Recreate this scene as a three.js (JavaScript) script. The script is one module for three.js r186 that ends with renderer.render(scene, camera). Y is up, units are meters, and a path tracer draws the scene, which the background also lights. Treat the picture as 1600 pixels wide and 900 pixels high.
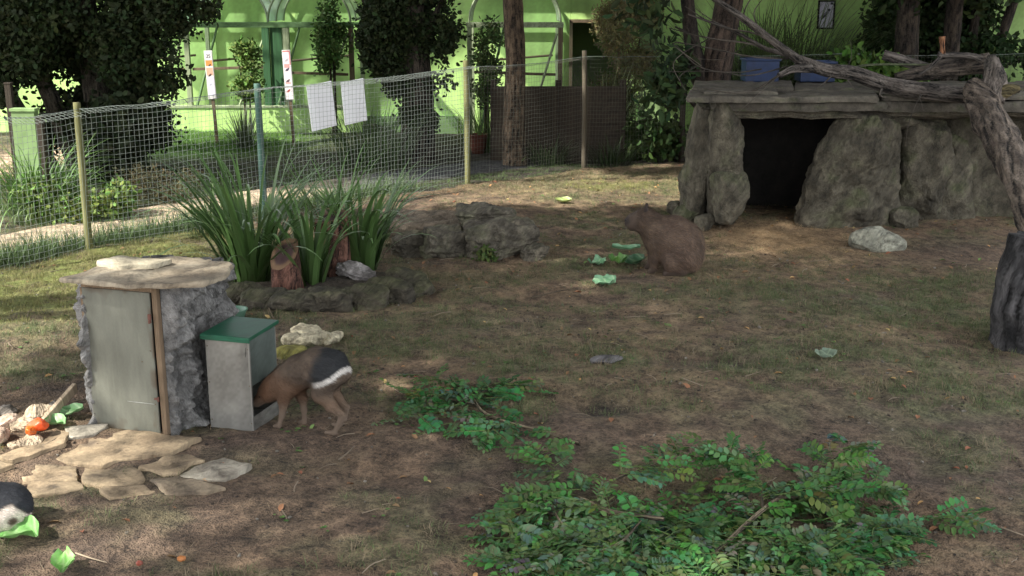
import * as THREE from 'three';
import { mergeGeometries, mergeVertices, toCreasedNormals } from 'three/addons/utils/BufferGeometryUtils.js';
import { RoundedBoxGeometry } from 'three/addons/geometries/RoundedBoxGeometry.js';
import { MarchingCubes } from 'three/addons/objects/MarchingCubes.js';

// ---------------------------------------------------------------- camera, sky, sun, exposure
const scene = new THREE.Scene();
const CAM_H = 2.44, PITCH = 14.15 * Math.PI / 180, FOCAL = 1800;
const camera = new THREE.PerspectiveCamera(2 * Math.atan(450 / FOCAL) * 180 / Math.PI, 16 / 9, 0.1, 600);
camera.position.set(0, CAM_H, 0);
camera.rotation.set(-PITCH, 0, 0);
const renderer = new THREE.WebGLRenderer();
renderer.toneMapping = THREE.LinearToneMapping;
renderer.toneMappingExposure = 2.05;
renderer.shadowMap.enabled = true;
const SUN = new THREE.Vector3(-0.62, 0.72, 0.36).normalize();
{ // bright summer sky with thin white cloud
  const W = 256, H = 128, d = new Float32Array(W * H * 4);
  for (let y = 0; y < H; y++) for (let x = 0; x < W; x++) {
    const e = ((y + 0.5) / H - 0.5) * Math.PI, az = ((x + 0.5) / W - 0.5) * 2 * Math.PI, D = new THREE.Vector3(Math.cos(az) * Math.cos(e), Math.sin(e), Math.sin(az) * Math.cos(e)), k = Math.max(0, D.y);
    const glow = Math.pow(Math.max(0, D.dot(SUN)), 4), veil = 0.75 + 0.12 * Math.sin(az * 3 + e * 9) * Math.cos(az * 5 - e * 4) * Math.sqrt(k);
    const L = (1.0 + 0.35 * (1 - k) + 0.9 * glow) * (e < 0 ? 0.35 : 1), o = (y * W + x) * 4;
    d[o] = L * (0.8 + 0.16 * veil + 0.06 * glow); d[o + 1] = L * (0.87 + 0.11 * veil); d[o + 2] = L * (1.03 - 0.03 * veil - 0.04 * glow); d[o + 3] = 1;
  }
  const t = new THREE.DataTexture(d, W, H, THREE.RGBAFormat, THREE.FloatType); t.mapping = THREE.EquirectangularReflectionMapping; t.magFilter = THREE.LinearFilter; t.needsUpdate = true;
  scene.background = t; scene.environment = t;
}
const sun = new THREE.DirectionalLight(new THREE.Color(1, 0.95, 0.86), 4.6);
sun.name = 'sun';
sun.position.copy(SUN).multiplyScalar(40).add(new THREE.Vector3(0, 0, -10));
sun.target.position.set(0, 0, -10);
sun.castShadow = true; sun.shadow.radius = 1.6;
Object.assign(sun.shadow.camera, { left: -25, right: 25, top: 25, bottom: -25, near: 1, far: 100 });
sun.shadow.mapSize.set(4096, 4096);
scene.add(sun, sun.target);

// ---------------------------------------------------------------- helpers
const V = (x, y, z) => new THREE.Vector3(x, y, z);
function rngOf(seed) { let a = seed >>> 0; return () => { a = (a + 0x6d2b79f5) | 0; let t = Math.imul(a ^ (a >>> 15), 1 | a); t = (t + Math.imul(t ^ (t >>> 7), 61 | t)) ^ t; return ((t ^ (t >>> 14)) >>> 0) / 4294967296; }; }
const hash3 = (x, y, z) => { let h = Math.imul(x, 374761393) + Math.imul(y, 668265263) + Math.imul(z, 1274126177); h = Math.imul(h ^ (h >>> 13), 1274126177); return ((h ^ (h >>> 16)) >>> 0) / 4294967296; };
const lerp = (a, b, t) => a + (b - a) * t, clamp = (x, a = 0, b = 1) => Math.min(b, Math.max(a, x)), sstep = (a, b, x) => { const t = clamp((x - a) / (b - a)); return t * t * (3 - 2 * t); };
function noise(x, y, z = 0) {
  const ix = Math.floor(x), iy = Math.floor(y), iz = Math.floor(z), fx = x - ix, fy = y - iy, fz = z - iz;
  const u = fx * fx * (3 - 2 * fx), v = fy * fy * (3 - 2 * fy), w = fz * fz * (3 - 2 * fz);
  const h = (a, b, c) => hash3(ix + a, iy + b, iz + c);
  return lerp(lerp(lerp(h(0, 0, 0), h(1, 0, 0), u), lerp(h(0, 1, 0), h(1, 1, 0), u), v), lerp(lerp(h(0, 0, 1), h(1, 0, 1), u), lerp(h(0, 1, 1), h(1, 1, 1), u), v), w) * 2 - 1;
}
function fbm(x, y, z = 0, n = 4) { let s = 0, a = 0.5; for (let i = 0; i < n; i++) { s += a * noise(x, y, z); x = x * 2.03 + 7.1; y = y * 2.03 + 3.7; z = z * 2.03 + 1.3; a *= 0.5; } return s; }
const col = (r, g, b) => new THREE.Color().setRGB(r, g, b);
const mixc = (a, b, t) => [lerp(a[0], b[0], t), lerp(a[1], b[1], t), lerp(a[2], b[2], t)];
// world points of places: on the level y, or on the plane that lies z metres in front of the camera position
function rayOf(px, py) { const u = (px - 800) / FOCAL, v = (450 - py) / FOCAL, s = Math.sin(PITCH), c = Math.cos(PITCH); return V(u, -s + v * c, -c - v * s); }
function G(px, py, y = 0) { const d = rayOf(px, py), t = (y - CAM_H) / d.y; return V(d.x * t, y, d.z * t); }
function Z(px, py, z) { const d = rayOf(px, py), t = -z / d.z; return V(d.x * t, CAM_H + d.y * t, -z); }

const used = new Map();
function numbered(n) { const k = used.get(n) ?? 0; used.set(n, k + 1); return k ? n + '_' + String(k).padStart(3, '0') : n; }
function shade(o) { o.castShadow = true; o.receiveShadow = true; return o; }
function tag(o, label, category, group, kind) { if (label) o.userData.label = label; if (category) o.userData.category = category; if (group) o.userData.group = group; if (kind) o.userData.kind = kind; return o; }
function thing(name, label, category, p = [0, 0, 0], turn = 0, group) {
  const o = new THREE.Group(); o.name = numbered(name); scene.add(o);
  o.position.set(...(p.isVector3 ? [p.x, p.y, p.z] : p)); o.rotation.y = turn;
  return tag(o, label, category, group);
}
function part(name, geo, m, parent = scene) { const o = shade(new THREE.Mesh(geo, m)); o.name = parent === scene ? numbered(name) : name; parent.add(o); return o; }
function solo(name, geo, m, label, category, p, turn = 0, group) { const o = part(name, geo, m); if (p) o.position.set(...(p.isVector3 ? [p.x, p.y, p.z] : p)); o.rotation.y = turn; return tag(o, label, category, group); }
function struct(name, geo, m) { const o = part(name, geo, m); o.userData.kind = 'structure'; return o; }
function instances(name, geo, m, list, parent = scene) {   // list of [matrix, colour]
  const o = new THREE.InstancedMesh(geo, m, list.length); o.name = parent === scene ? numbered(name) : name; shade(o);
  list.forEach(([mt, c], i) => { o.setMatrixAt(i, mt); if (c) o.setColorAt(i, col(...c)); });
  parent.add(o); return o;
}
function merge(list) { return mergeGeometries(list.map((g) => { const h = g.index ? g.toNonIndexed() : g; for (const k of Object.keys(h.attributes)) if (!['position', 'normal', 'uv', 'color'].includes(k)) h.deleteAttribute(k); return h; })); }
function geoOf(pos, idx, colors, uvs) {
  const g = new THREE.BufferGeometry(); g.setAttribute('position', new THREE.Float32BufferAttribute(pos, 3)); g.setIndex(idx);
  if (colors) g.setAttribute('color', new THREE.Float32BufferAttribute(colors, 3));
  g.setAttribute('uv', new THREE.Float32BufferAttribute(uvs ?? new Float32Array(pos.length / 3 * 2), 2));
  g.computeVertexNormals(); return g;
}
function paint(g, f) {           // vertex colours from position
  const p = g.attributes.position, c = new Float32Array(p.count * 3), q = V(0, 0, 0);
  for (let i = 0; i < p.count; i++) { q.fromBufferAttribute(p, i); const r = f(q, i); c[i * 3] = r[0]; c[i * 3 + 1] = r[1]; c[i * 3 + 2] = r[2]; }
  g.setAttribute('color', new THREE.BufferAttribute(c, 3)); return g;
}
function wrapUV(g, s = 1) {
  const p = g.attributes.position, u = new Float32Array(p.count * 2);
  for (let i = 0; i < p.count; i++) { const x = p.getX(i), y = p.getY(i), z = p.getZ(i); u[i * 2] = (x + z * 0.83) * s; u[i * 2 + 1] = (y + z * 0.46 - x * 0.31) * s; }
  g.setAttribute('uv', new THREE.BufferAttribute(u, 2)); return g;
}
function box(w, h, d, x = 0, y = 0, z = 0, ry = 0, rz = 0, rx = 0, r = 0.004) {
  const g = new RoundedBoxGeometry(w, h, d, 1, Math.min(r, w / 3, h / 3, d / 3));
  g.applyMatrix4(new THREE.Matrix4().makeRotationFromEuler(new THREE.Euler(rx, ry, rz))); g.translate(x, y, z); return g;
}
function bar(a, b, r, n = 5) {   // plain rod between two points
  const d = b.clone().sub(a), g = new THREE.CylinderGeometry(r, r, d.length(), n, 1);
  g.applyQuaternion(new THREE.Quaternion().setFromUnitVectors(V(0, 1, 0), d.normalize())); g.translate((a.x + b.x) / 2, (a.y + b.y) / 2, (a.z + b.z) / 2); return g;
}
// tapered, knotty tube through points; radii per point
function limb(pts, radii, { n = 9, seg = 0, rough = 0.08, freq = 9, seed = 1, color = null, caps = true } = {}) {
  const curve = new THREE.CatmullRomCurve3(pts), len = curve.getLength(), S = seg || Math.max(6, Math.ceil(len / 0.06));
  const fr = curve.computeFrenetFrames(S, false), pos = [], idx = [], uv = [], cl = [];
  for (let i = 0; i <= S; i++) {
    const t = i / S, p = curve.getPoint(t), k = t * (radii.length - 1), k0 = Math.min(radii.length - 2, Math.floor(k)), r = lerp(radii[k0], radii[k0 + 1], k - k0);
    for (let j = 0; j <= n; j++) {
      const a = (j % n) / n * Math.PI * 2, cx = Math.cos(a), sx = Math.sin(a), l = t * len;
      const e = r * (1 + rough * 2 * fbm(cx * 1.6 + seed * 3.1, sx * 1.6, l * freq * 0.25, 3) + rough * fbm(cx * 6 + seed, sx * 6, l * freq * 0.5, 2));
      pos.push(p.x + (fr.normals[i].x * cx + fr.binormals[i].x * sx) * e, p.y + (fr.normals[i].y * cx + fr.binormals[i].y * sx) * e, p.z + (fr.normals[i].z * cx + fr.binormals[i].z * sx) * e);
      uv.push(j / n * Math.max(0.3, r * 6.28), l);
      if (color) cl.push(...color(t, cx, sx, l, fbm(cx * 3 + seed, sx * 3, l * 6, 3)));
    }
  }
  for (let i = 0; i < S; i++) for (let j = 0; j < n; j++) { const a = i * (n + 1) + j, b = a + n + 1; idx.push(a, a + 1, b, b, a + 1, b + 1); }
  if (caps) for (const [i, f] of [[0, 1], [S, 0]]) {
    const p = curve.getPoint(i / S), c = pos.length / 3; pos.push(p.x, p.y, p.z); uv.push(0, 0); if (color) cl.push(...color(i / S, 0, 0, 0, 0));
    for (let j = 0; j < n; j++) { const a = i * (n + 1) + j; f ? idx.push(c, a + 1, a) : idx.push(c, a, a + 1); }
  }
  return geoOf(pos, idx, color ? cl : null, uv);
}
// irregular stone: rounded block cut by planes, roughened
const icoCache = new Map();
function rock(w, h, d, seed, { n = 3.2, cuts = 7, rough = 0.05, detail = 16, freq = 5, tint = (q, f, u) => mixc([0.13, 0.125, 0.1], [0.24, 0.23, 0.19], f * 0.5 + 0.5), strata = 0, uvs = 1.3 } = {}) {
  if (!icoCache.has(detail)) { const g = new THREE.IcosahedronGeometry(1, detail); g.deleteAttribute('uv'); g.deleteAttribute('normal'); icoCache.set(detail, mergeVertices(g, 1e-4)); }
  const g = icoCache.get(detail).clone(), p = g.attributes.position, R = rngOf(seed * 7919 + 13), planes = [], q = V(0, 0, 0), size = (w + h + d) / 3;
  for (let i = 0; i < cuts; i++) planes.push([V(R() * 2 - 1, R() * 1.6 - 0.8, R() * 2 - 1).normalize(), 0.72 + R() * 0.24]);
  for (let i = 0; i < p.count; i++) {
    q.fromBufferAttribute(p, i);
    const l = Math.pow(Math.abs(q.x) ** n + Math.abs(q.y) ** n + Math.abs(q.z) ** n, -1 / n); q.multiplyScalar(l);
    for (const [m, k] of planes) { const e = q.dot(m) - k; if (e > 0) q.addScaledVector(m, -e * 0.88); }
    const dir = q.clone().normalize();
    const X = q.x * w / 2, Y = q.y * h / 2, Zz = q.z * d / 2;
    const rg = 1 - Math.abs(fbm(X * freq / size * 0.8 + seed * 3, Y * freq / size * 0.8, Zz * freq / size * 0.8 + 5, 4)) * 2.6;
    let e = fbm(X * freq / size * 0.5 + seed, Y * freq / size * 0.5 * (1 + strata * 2), Zz * freq / size * 0.5, 5) * rough * 1.9 - Math.max(0, rg - 0.6) * rough * 0.7 + fbm(X * 22 + seed, Y * 22 * (1 + strata), Zz * 22, 3) * rough * 0.35;
    if (strata) e += (Math.abs(((Y / h * 5 + fbm(X * 3, Zz * 3, seed) * 0.6) % 1 + 1) % 1 - 0.5) - 0.25) * rough * strata;
    p.setXYZ(i, X + dir.x * e * size, Y + dir.y * e * size, Zz + dir.z * e * size);
  }
  g.computeVertexNormals();
  const nn = g.attributes.normal;
  paint(g, (v, i) => { const f = fbm(v.x * 5 + seed, v.y * 5, v.z * 5, 5) * 2.4; const c = tint(v, clamp(f, -1, 1), nn.getY(i)), k = 1 + fbm(v.x * 30, v.y * 30 + seed, v.z * 30, 2) * 0.7; return [c[0] * k, c[1] * k, c[2] * k]; });
  return wrapUV(g, uvs);
}
// thin irregular slab from an outline in metres ([x, z] ...), with a chipped rim
function slab(outline, th, seed, tint, rough = 0.006) {
  const R = rngOf(seed), dense = [];
  outline.forEach((a, i) => { const b = outline[(i + 1) % outline.length], L = Math.hypot(b[0] - a[0], b[1] - a[1]), k = Math.max(2, Math.round(L / 0.035)); for (let j = 0; j < k; j++) { const t = j / k; dense.push([lerp(a[0], b[0], t) + (R() - 0.5) * 0.012, lerp(a[1], b[1], t) + (R() - 0.5) * 0.012]); } });
  let cx = 0, cz = 0; for (const q of dense) { cx += q[0] / dense.length; cz += q[1] / dense.length; }
  const rings = [[1, -th], [1.012, -th * 0.55], [1.0, -th * 0.15], [0.985, 0], [0.8, 0], [0.6, 0], [0.4, 0], [0.2, 0]], pos = [], idx = [], N = dense.length;
  for (const [s, y] of rings) for (const q of dense) {
    const x = cx + (q[0] - cx) * s, z = cz + (q[1] - cz) * s;
    pos.push(x, y + fbm(x * 9 + seed, z * 9, y * 20, 4) * rough * (y === 0 ? 2 : 1), z);
  }
  for (let r = 0; r < rings.length - 1; r++) for (let j = 0; j < N; j++) { const a = r * N + j, b = r * N + (j + 1) % N; idx.push(a, a + N, b, b, a + N, b + N); }
  const c = pos.length / 3; pos.push(cx, 0, cz); for (let j = 0; j < N; j++) idx.push((rings.length - 1) * N + j, c, (rings.length - 1) * N + (j + 1) % N);
  let g = geoOf(pos, idx); if (g.attributes.normal.getY(c) < 0) { for (let i = 0; i < idx.length; i += 3) [idx[i], idx[i + 1]] = [idx[i + 1], idx[i]]; g = geoOf(pos, idx); }
  paint(g, (v) => tint(v, clamp(fbm(v.x * 6 + seed, v.z * 6, v.y * 40, 4) * 1.8, -1, 1)));
  const u = []; for (let i = 0; i < pos.length; i += 3) u.push(pos[i] * 1.1, (pos[i + 2] + pos[i + 1]) * 1.1);
  g.setAttribute('uv', new THREE.Float32BufferAttribute(u, 2)); return g;
}

// ---------------------------------------------------------------- textures and materials
function tileNoise(N, f) {       // tiling grey texture from a function of a periodic noise
  const d = new Uint8Array(N * N * 4);
  const per = (x, y, p, s) => { const ix = Math.floor(x), iy = Math.floor(y), fx = x - ix, fy = y - iy, u = fx * fx * (3 - 2 * fx), v = fy * fy * (3 - 2 * fy), m = (a) => ((a % p) + p) % p; return lerp(lerp(hash3(m(ix), m(iy), s), hash3(m(ix + 1), m(iy), s), u), lerp(hash3(m(ix), m(iy + 1), s), hash3(m(ix + 1), m(iy + 1), s), u), v); };
  for (let y = 0; y < N; y++) for (let x = 0; x < N; x++) { const c = f((p, s, py = p) => per(x / N * p, y / N * py, 1e9, s) * 0 + perXY(x / N, y / N, p, py, s), x / N, y / N), o = (y * N + x) * 4; const a = Array.isArray(c) ? c : [c, c, c]; d[o] = clamp(a[0]) * 255; d[o + 1] = clamp(a[1]) * 255; d[o + 2] = clamp(a[2]) * 255; d[o + 3] = 255; }
  const t = new THREE.DataTexture(d, N, N); t.wrapS = t.wrapT = THREE.RepeatWrapping; t.magFilter = THREE.LinearFilter; t.needsUpdate = true; return t;
}
function perXY(x, y, px, py, s) { x *= px; y *= py; const ix = Math.floor(x), iy = Math.floor(y), fx = x - ix, fy = y - iy, u = fx * fx * (3 - 2 * fx), v = fy * fy * (3 - 2 * fy); return lerp(lerp(hash3(ix % px, iy % py, s), hash3((ix + 1) % px, iy % py, s), u), lerp(hash3(ix % px, (iy + 1) % py, s), hash3((ix + 1) % px, (iy + 1) % py, s), u), v); }
const T = {
  soil: tileNoise(512, (n) => { const a = n(8, 1) * 0.2 + n(24, 2) * 0.25 + n(64, 3) * 0.3 + n(170, 4) * 0.35; return clamp(0.3 + (a - 0.55) * 1.5 + 0.32); }),
  stone: tileNoise(512, (n) => { const a = n(6, 11) * 0.35 + n(16, 12) * 0.25 + n(48, 13) * 0.22 + n(140, 14) * 0.18; return 0.62 + (a - 0.5) * 1.2; }),
  bark: tileNoise(512, (n) => { const a = n(24, 21, 4) * 0.4 + n(60, 22, 10) * 0.35 + n(120, 23, 60) * 0.25; return clamp(0.55 + (a - 0.5) * 2); }),
  wood: tileNoise(512, (n) => { const a = n(40, 31, 2) * 0.4 + n(110, 32, 5) * 0.35 + n(16, 33, 3) * 0.25; return 0.72 + (a - 0.5) * 0.9; }),
  metal: tileNoise(512, (n) => { const a = n(5, 41) * 0.4 + n(14, 42) * 0.25 + n(50, 43) * 0.2 + n(9, 44, 2) * 0.3; return 0.72 + (a - 0.55) * 0.7; }),
  wall: tileNoise(512, (n) => { const a = n(40, 61, 3) * 0.3 + n(7, 62, 5) * 0.4 + n(120, 63) * 0.12 + n(18, 64, 14) * 0.18; return 0.72 + (a - 0.5) * 0.75; }),
  fine: tileNoise(256, (n) => n(40, 51) * 0.5 + n(100, 52) * 0.5),
};
const mats = new Map();
function M(key, rgb, { rough = 0.9, metal = 0, map = null, bump = null, bumpScale = 0.01, vc = false, trans = 0, rep = 1, roughMap = null, ...rest } = {}) {
  if (mats.has(key)) return mats.get(key);
  const C = trans || rest.sheen || rest.specularIntensity !== undefined ? THREE.MeshPhysicalMaterial : THREE.MeshStandardMaterial;
  const m = new C({ color: col(...rgb), roughness: rough, metalness: metal, vertexColors: vc, side: THREE.DoubleSide, ...rest });
  const rp = (t) => { const c = t.clone(); c.repeat.set(rep, rep); c.needsUpdate = true; return c; };
  if (map) { m.map = rp(map); m.map.colorSpace = THREE.NoColorSpace; }
  if (bump) { m.bumpMap = rp(bump); m.bumpScale = bumpScale; }
  if (roughMap) m.roughnessMap = rp(roughMap);
  if (trans) { m.transmission = trans; m.thickness = 0; }
  mats.set(key, m); return m;
}
const mat = {
  ground: M('ground', [1.7, 1.7, 1.7], { vc: true, map: T.soil, bump: T.soil, bumpScale: 0.012, rough: 1 }),
  rock: M('rock', [1.45, 1.45, 1.45], { vc: true, map: T.stone, bump: T.stone, bumpScale: 0.03, rough: 0.95 }),
  slab: M('slab', [1.45, 1.45, 1.45], { vc: true, map: T.stone, bump: T.stone, bumpScale: 0.005, rough: 0.85 }),
  plaster: M('plaster', [1.4, 1.4, 1.4], { vc: true, map: T.stone, bump: T.stone, bumpScale: 0.02, rough: 1, rep: 2 }),
  bark: M('bark', [1.7, 1.7, 1.7], { vc: true, map: T.bark, bump: T.bark, bumpScale: 0.02, rough: 1 }),
  leaf: M('leaf', [1, 1, 1], { rough: 0.75, vc: true, trans: 0.22, specularIntensity: 0.35 }),
  leafD: M('leafD', [1, 1, 1], { rough: 0.75, vc: true, specularIntensity: 0.5 }),
  blade: M('blade', [1, 1, 1], { rough: 0.45, vc: true, trans: 0.25 }),
  grass: M('grass', [1, 1, 1], { rough: 0.8, vc: true }),
  fur: M('fur', [1, 1, 1], { rough: 0.75, vc: true, bump: T.fine, bumpScale: 0.004, rep: 5 }),
  metal: M('metal', [0.62, 0.63, 0.6], { rough: 0.55, metal: 0.75, map: T.metal, roughMap: T.metal, bump: T.metal, bumpScale: 0.002 }),
  wire: M('wire', [0.26, 0.3, 0.27], { rough: 0.6 }),
  wood: M('wood', [0.34, 0.24, 0.15], { map: T.wood, bump: T.wood, bumpScale: 0.004, rep: 1.5 }),
  postwood: M('postwood', [0.23, 0.23, 0.095], { map: T.wood, bump: T.wood, bumpScale: 0.006, rep: 2 }),
  postteal: M('postteal', [0.09, 0.19, 0.15], { map: T.wood, bump: T.wood, bumpScale: 0.006, rep: 2, rough: 0.7 }),
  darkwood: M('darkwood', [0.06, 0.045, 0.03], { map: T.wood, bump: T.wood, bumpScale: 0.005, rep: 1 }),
  lime: M('lime', [0.66, 1.0, 0.34], { map: T.wall, rep: 0.22, rough: 0.9, bump: T.stone, bumpScale: 0.004 }),
  limeold: M('limeold', [0.36, 0.55, 0.22], { map: T.metal, rep: 0.4, rough: 0.85 }),
  frame: M('frame', [0.16, 0.3, 0.12], { rough: 0.6, map: T.wood }),
  framepale: M('framepale', [0.42, 0.5, 0.3], { rough: 0.7, map: T.wood }),
  framebrown: M('framebrown', [0.2, 0.15, 0.09], { rough: 0.8, map: T.wood }),
  darkgreen: M('darkgreen', [0.05, 0.16, 0.06], { rough: 0.6, map: T.wood }),
  plastic: M('plastic', [0.75, 0.85, 0.85], { rough: 0.35, trans: 0.7 }),
  dark: M('dark', [0.01, 0.01, 0.01], { rough: 1 }),
  greenlid: M('greenlid', [0.015, 0.14, 0.075], { rough: 0.45, map: T.metal }),
  roof: M('roof', [0.12, 0.14, 0.1], { rough: 0.9, map: T.stone }),
  blue: M('blue', [0.008, 0.032, 0.11], { rough: 0.4, map: T.metal }),
  paper: M('paper', [0.9, 0.91, 0.94], { rough: 0.9, trans: 0.5 }),
  white: M('white', [0.8, 0.8, 0.78], { rough: 0.6 }),
};

// ---------------------------------------------------------------- the lie of the land
const FENCE = [[-6.6, -6.4], [-4.72, -10.25], [-4.18, -11.15], [-2.79, -12.85], [-0.6, -15.4], [1.06, -16.9], [2.6, -17.75], [5.2, -18.2], [8.2, -18.4], [12, -18.5]];
function distLine(x, z, line) {   // [distance, signed side] to a polyline; positive = beyond (outside)
  let best = 1e9, side = 0;
  for (let i = 0; i < line.length - 1; i++) { const [ax, az] = line[i], [bx, bz] = line[i + 1], dx = bx - ax, dz = bz - az, t = clamp(((x - ax) * dx + (z - az) * dz) / (dx * dx + dz * dz)), qx = ax + dx * t - x, qz = az + dz * t - z, d = Math.hypot(qx, qz); if (d < best) { best = d; side = dx * (z - az) - dz * (x - ax) < 0 ? 1 : -1; } }
  return best * side;
}
const PATH = FENCE.slice(0, 6).map(([x, z], i) => [x - 0.85 + (i > 3 ? 0.25 : 0), z - 0.55 - (i > 2 ? 0.5 : 0)]);
const BLOBS = [   // hollows in the soil: x, z, rx, rz, depth
  [...xz(1110, 566), 0.42, 0.2, 0.05], [...xz(940, 636), 0.3, 0.17, 0.05], [...xz(1440, 735), 0.3, 0.15, 0.03], [...xz(440, 805), 0.12, 0.1, 0.025], [...xz(960, 492), 0.4, 0.14, 0.03], [...xz(1330, 610), 0.5, 0.14, 0.02], [...xz(1240, 320), 0.7, 0.6, 0.05], [...xz(800, 470), 0.5, 0.16, 0.03]];
function xz(px, py) { const p = G(px, py); return [p.x, p.z]; }
function heightAt(x, z) {
  if (z < -40 || Math.abs(x) > 40 || z > 10) return 0;
  const d = distLine(x, z, FENCE), soft = d > 0.2 ? 0.35 : 1;
  let h = fbm(x * 0.55, z * 0.55, 3, 2) * 0.07 * soft + fbm(x * 2.1, z * 2.1, 9, 3) * 0.035 * soft + fbm(x * 9, z * 9, 4, 3) * 0.018;
  for (const [bx, bz, rx, rz, k] of BLOBS) { const e = ((x - bx) / rx) ** 2 + ((z - bz) / rz) ** 2; if (e < 4) h -= k * Math.exp(-e * 1.6); }
  h += 0.2 * sstep(-17.5, -19.2, z) * sstep(-1.9, -2.6, x) * sstep(-30, -24, z);   // low bank below the aviary
  const pd = Math.abs(distLine(x, z, PATH)); if (pd < 1.1) h = lerp(h, -0.01, sstep(1.1, 0.55, pd));
  return h;
}
const on = (px, py) => { let p = G(px, py); for (let i = 0; i < 2; i++) p = G(px, py, heightAt(p.x, p.z)); return p; };
const at = (x, z, dy = 0) => V(x, heightAt(x, z) + dy, z);
// soil, straw, green patches: x, z, radius x, radius z, what, strength
const PATCH = [];
for (const [px, py, rx, rz, k, s] of [
  [60, 440, 1.3, 1.3, 'lush', 1], [180, 400, 1.2, 0.8, 'lush', 0.9], [40, 540, 0.8, 0.7, 'green', 0.45], [300, 372, 0.8, 0.7, 'lush', 0.6],
  [700, 290, 2.0, 0.9, 'straw', 0.9], [950, 290, 1.4, 1.2, 'lush', 0.35], [880, 270, 2.0, 1.4, 'straw', 0.6], [1200, 375, 0.8, 0.9, 'hay', 1], [1230, 330, 0.6, 1.2, 'hay', 1], [1100, 420, 0.9, 0.6, 'straw', 0.5],
  [1400, 480, 1.4, 0.7, 'green', 0.75], [1300, 560, 1.0, 0.5, 'green', 0.7], [1500, 620, 1.0, 0.5, 'green', 0.6], [950, 560, 0.9, 0.4, 'green', 0.55], [680, 510, 1.0, 0.5, 'green', 0.55], [1000, 620, 0.9, 0.35, 'green', 0.35], [1480, 440, 0.8, 0.5, 'green', 0.6], [1180, 650, 0.6, 0.3, 'green', 0.4],
  [1060, 520, 1.6, 0.6, 'straw', 0.4], [760, 440, 1.4, 0.5, 'straw', 0.35], [1500, 390, 1, 0.6, 'bare', 0.9], [600, 730, 1.4, 0.6, 'bare', 0.7], [1000, 690, 1.3, 0.35, 'bare', 0.7], [1350, 660, 1.3, 0.25, 'bare', 0.8], [300, 840, 1.2, 0.3, 'bare', 0.5], [470, 700, 1, 0.4, 'bare', 0.8], [1540, 800, 0.6, 0.5, 'bare', 0.4], [800, 360, 1.2, 0.5, 'bare', 0.3],
]) PATCH.push([...xz(px, py), rx, rz, k, s]);
const SOIL = { bare: [0.1, 0.07, 0.05], dirt: [0.136, 0.09, 0.056], straw: [0.235, 0.168, 0.098], hay: [0.37, 0.25, 0.135], green: [0.085, 0.1, 0.046], lush: [0.15, 0.185, 0.05], litter: [0.035, 0.028, 0.02], lawn: [0.12, 0.25, 0.045], sand: [0.5, 0.36, 0.25] };
function cover(x, z) {           // how much of each
  const w = { green: 0, lush: 0, straw: 0, hay: 0, bare: 0 };
  for (const [bx, bz, rx, rz, k, s] of PATCH) { const e = ((x - bx) / rx) ** 2 + ((z - bz) / rz) ** 2; if (e < 5) w[k] = Math.max(w[k], s * Math.exp(-e * 0.9)); }
  return w;
}
function soilColor(x, z) {
  const d = distLine(x, z, FENCE), n1 = fbm(x * 1.1, z * 1.4, 5, 4) * 1.6, n2 = fbm(x * 6, z * 6, 8, 4) * 1.8, n3 = fbm(x * 24, z * 24, 2, 2) * 1.6;
  let c;
  if (d < 0) {
    const w = cover(x, z);
    c = mixc(SOIL.dirt, SOIL.bare, clamp(n1 * 0.9 + 0.35));
    c = mixc(c, SOIL.straw, clamp(0.24 + n2 * 0.35 - n1 * 0.2) * 0.7);
    c = mixc(c, SOIL.green, clamp(sstep(-0.1, 0.6, fbm(x * 1.7 + 9, z * 1.9, 1, 4) * 1.6 + n2 * 0.5)) * 0.5);
    c = mixc(c, SOIL.bare, w.bare * clamp(0.7 + n2 * 0.4));
    c = mixc(c, SOIL.straw, clamp(w.straw * (0.8 + n2 * 0.6)));
    c = mixc(c, SOIL.green, clamp(w.green * (0.75 + n2 * 0.7)));
    c = mixc(c, SOIL.lush, clamp(w.lush * (0.75 + n2 * 0.6)));
    c = mixc(c, SOIL.hay, clamp(w.hay * (0.9 + n2 * 0.5)));
    for (const [bx, bz, rx, rz, k] of BLOBS) { const e = ((x - bx) / rx) ** 2 + ((z - bz) / rz) ** 2; if (e < 4) c = mixc(c, [0.035, 0.028, 0.024], clamp(Math.exp(-e * 1.7) * k * 16 * (1 + n2 * 0.6), 0, 0.85)); }
  } else {
    c = mixc(SOIL.dirt, SOIL.green, 0.5 + n2 * 0.4);
    c = mixc(c, SOIL.litter, clamp(0.95 * sstep(-14.2, -14.9, z + n1 * 0.3) * sstep(-6.2, -5.6, x) + 0.25));
    const lawn = Math.exp(-(((x + 5.2) / 1.5) ** 2 + ((z + 18.95) / 0.85) ** 2)); c = mixc(c, SOIL.lawn, clamp(lawn * 2));
    const sand = Math.exp(-((((x + 7.2) / 0.75) ** 2 + ((z + 17) / 1.5) ** 2) ** 2)); c = mixc(c, SOIL.sand, clamp(sand * 1.6));
  }
  const k = 1 + n3 * 0.38 + n2 * 0.1; return [c[0] * k, c[1] * k, c[2] * k];
}
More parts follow.
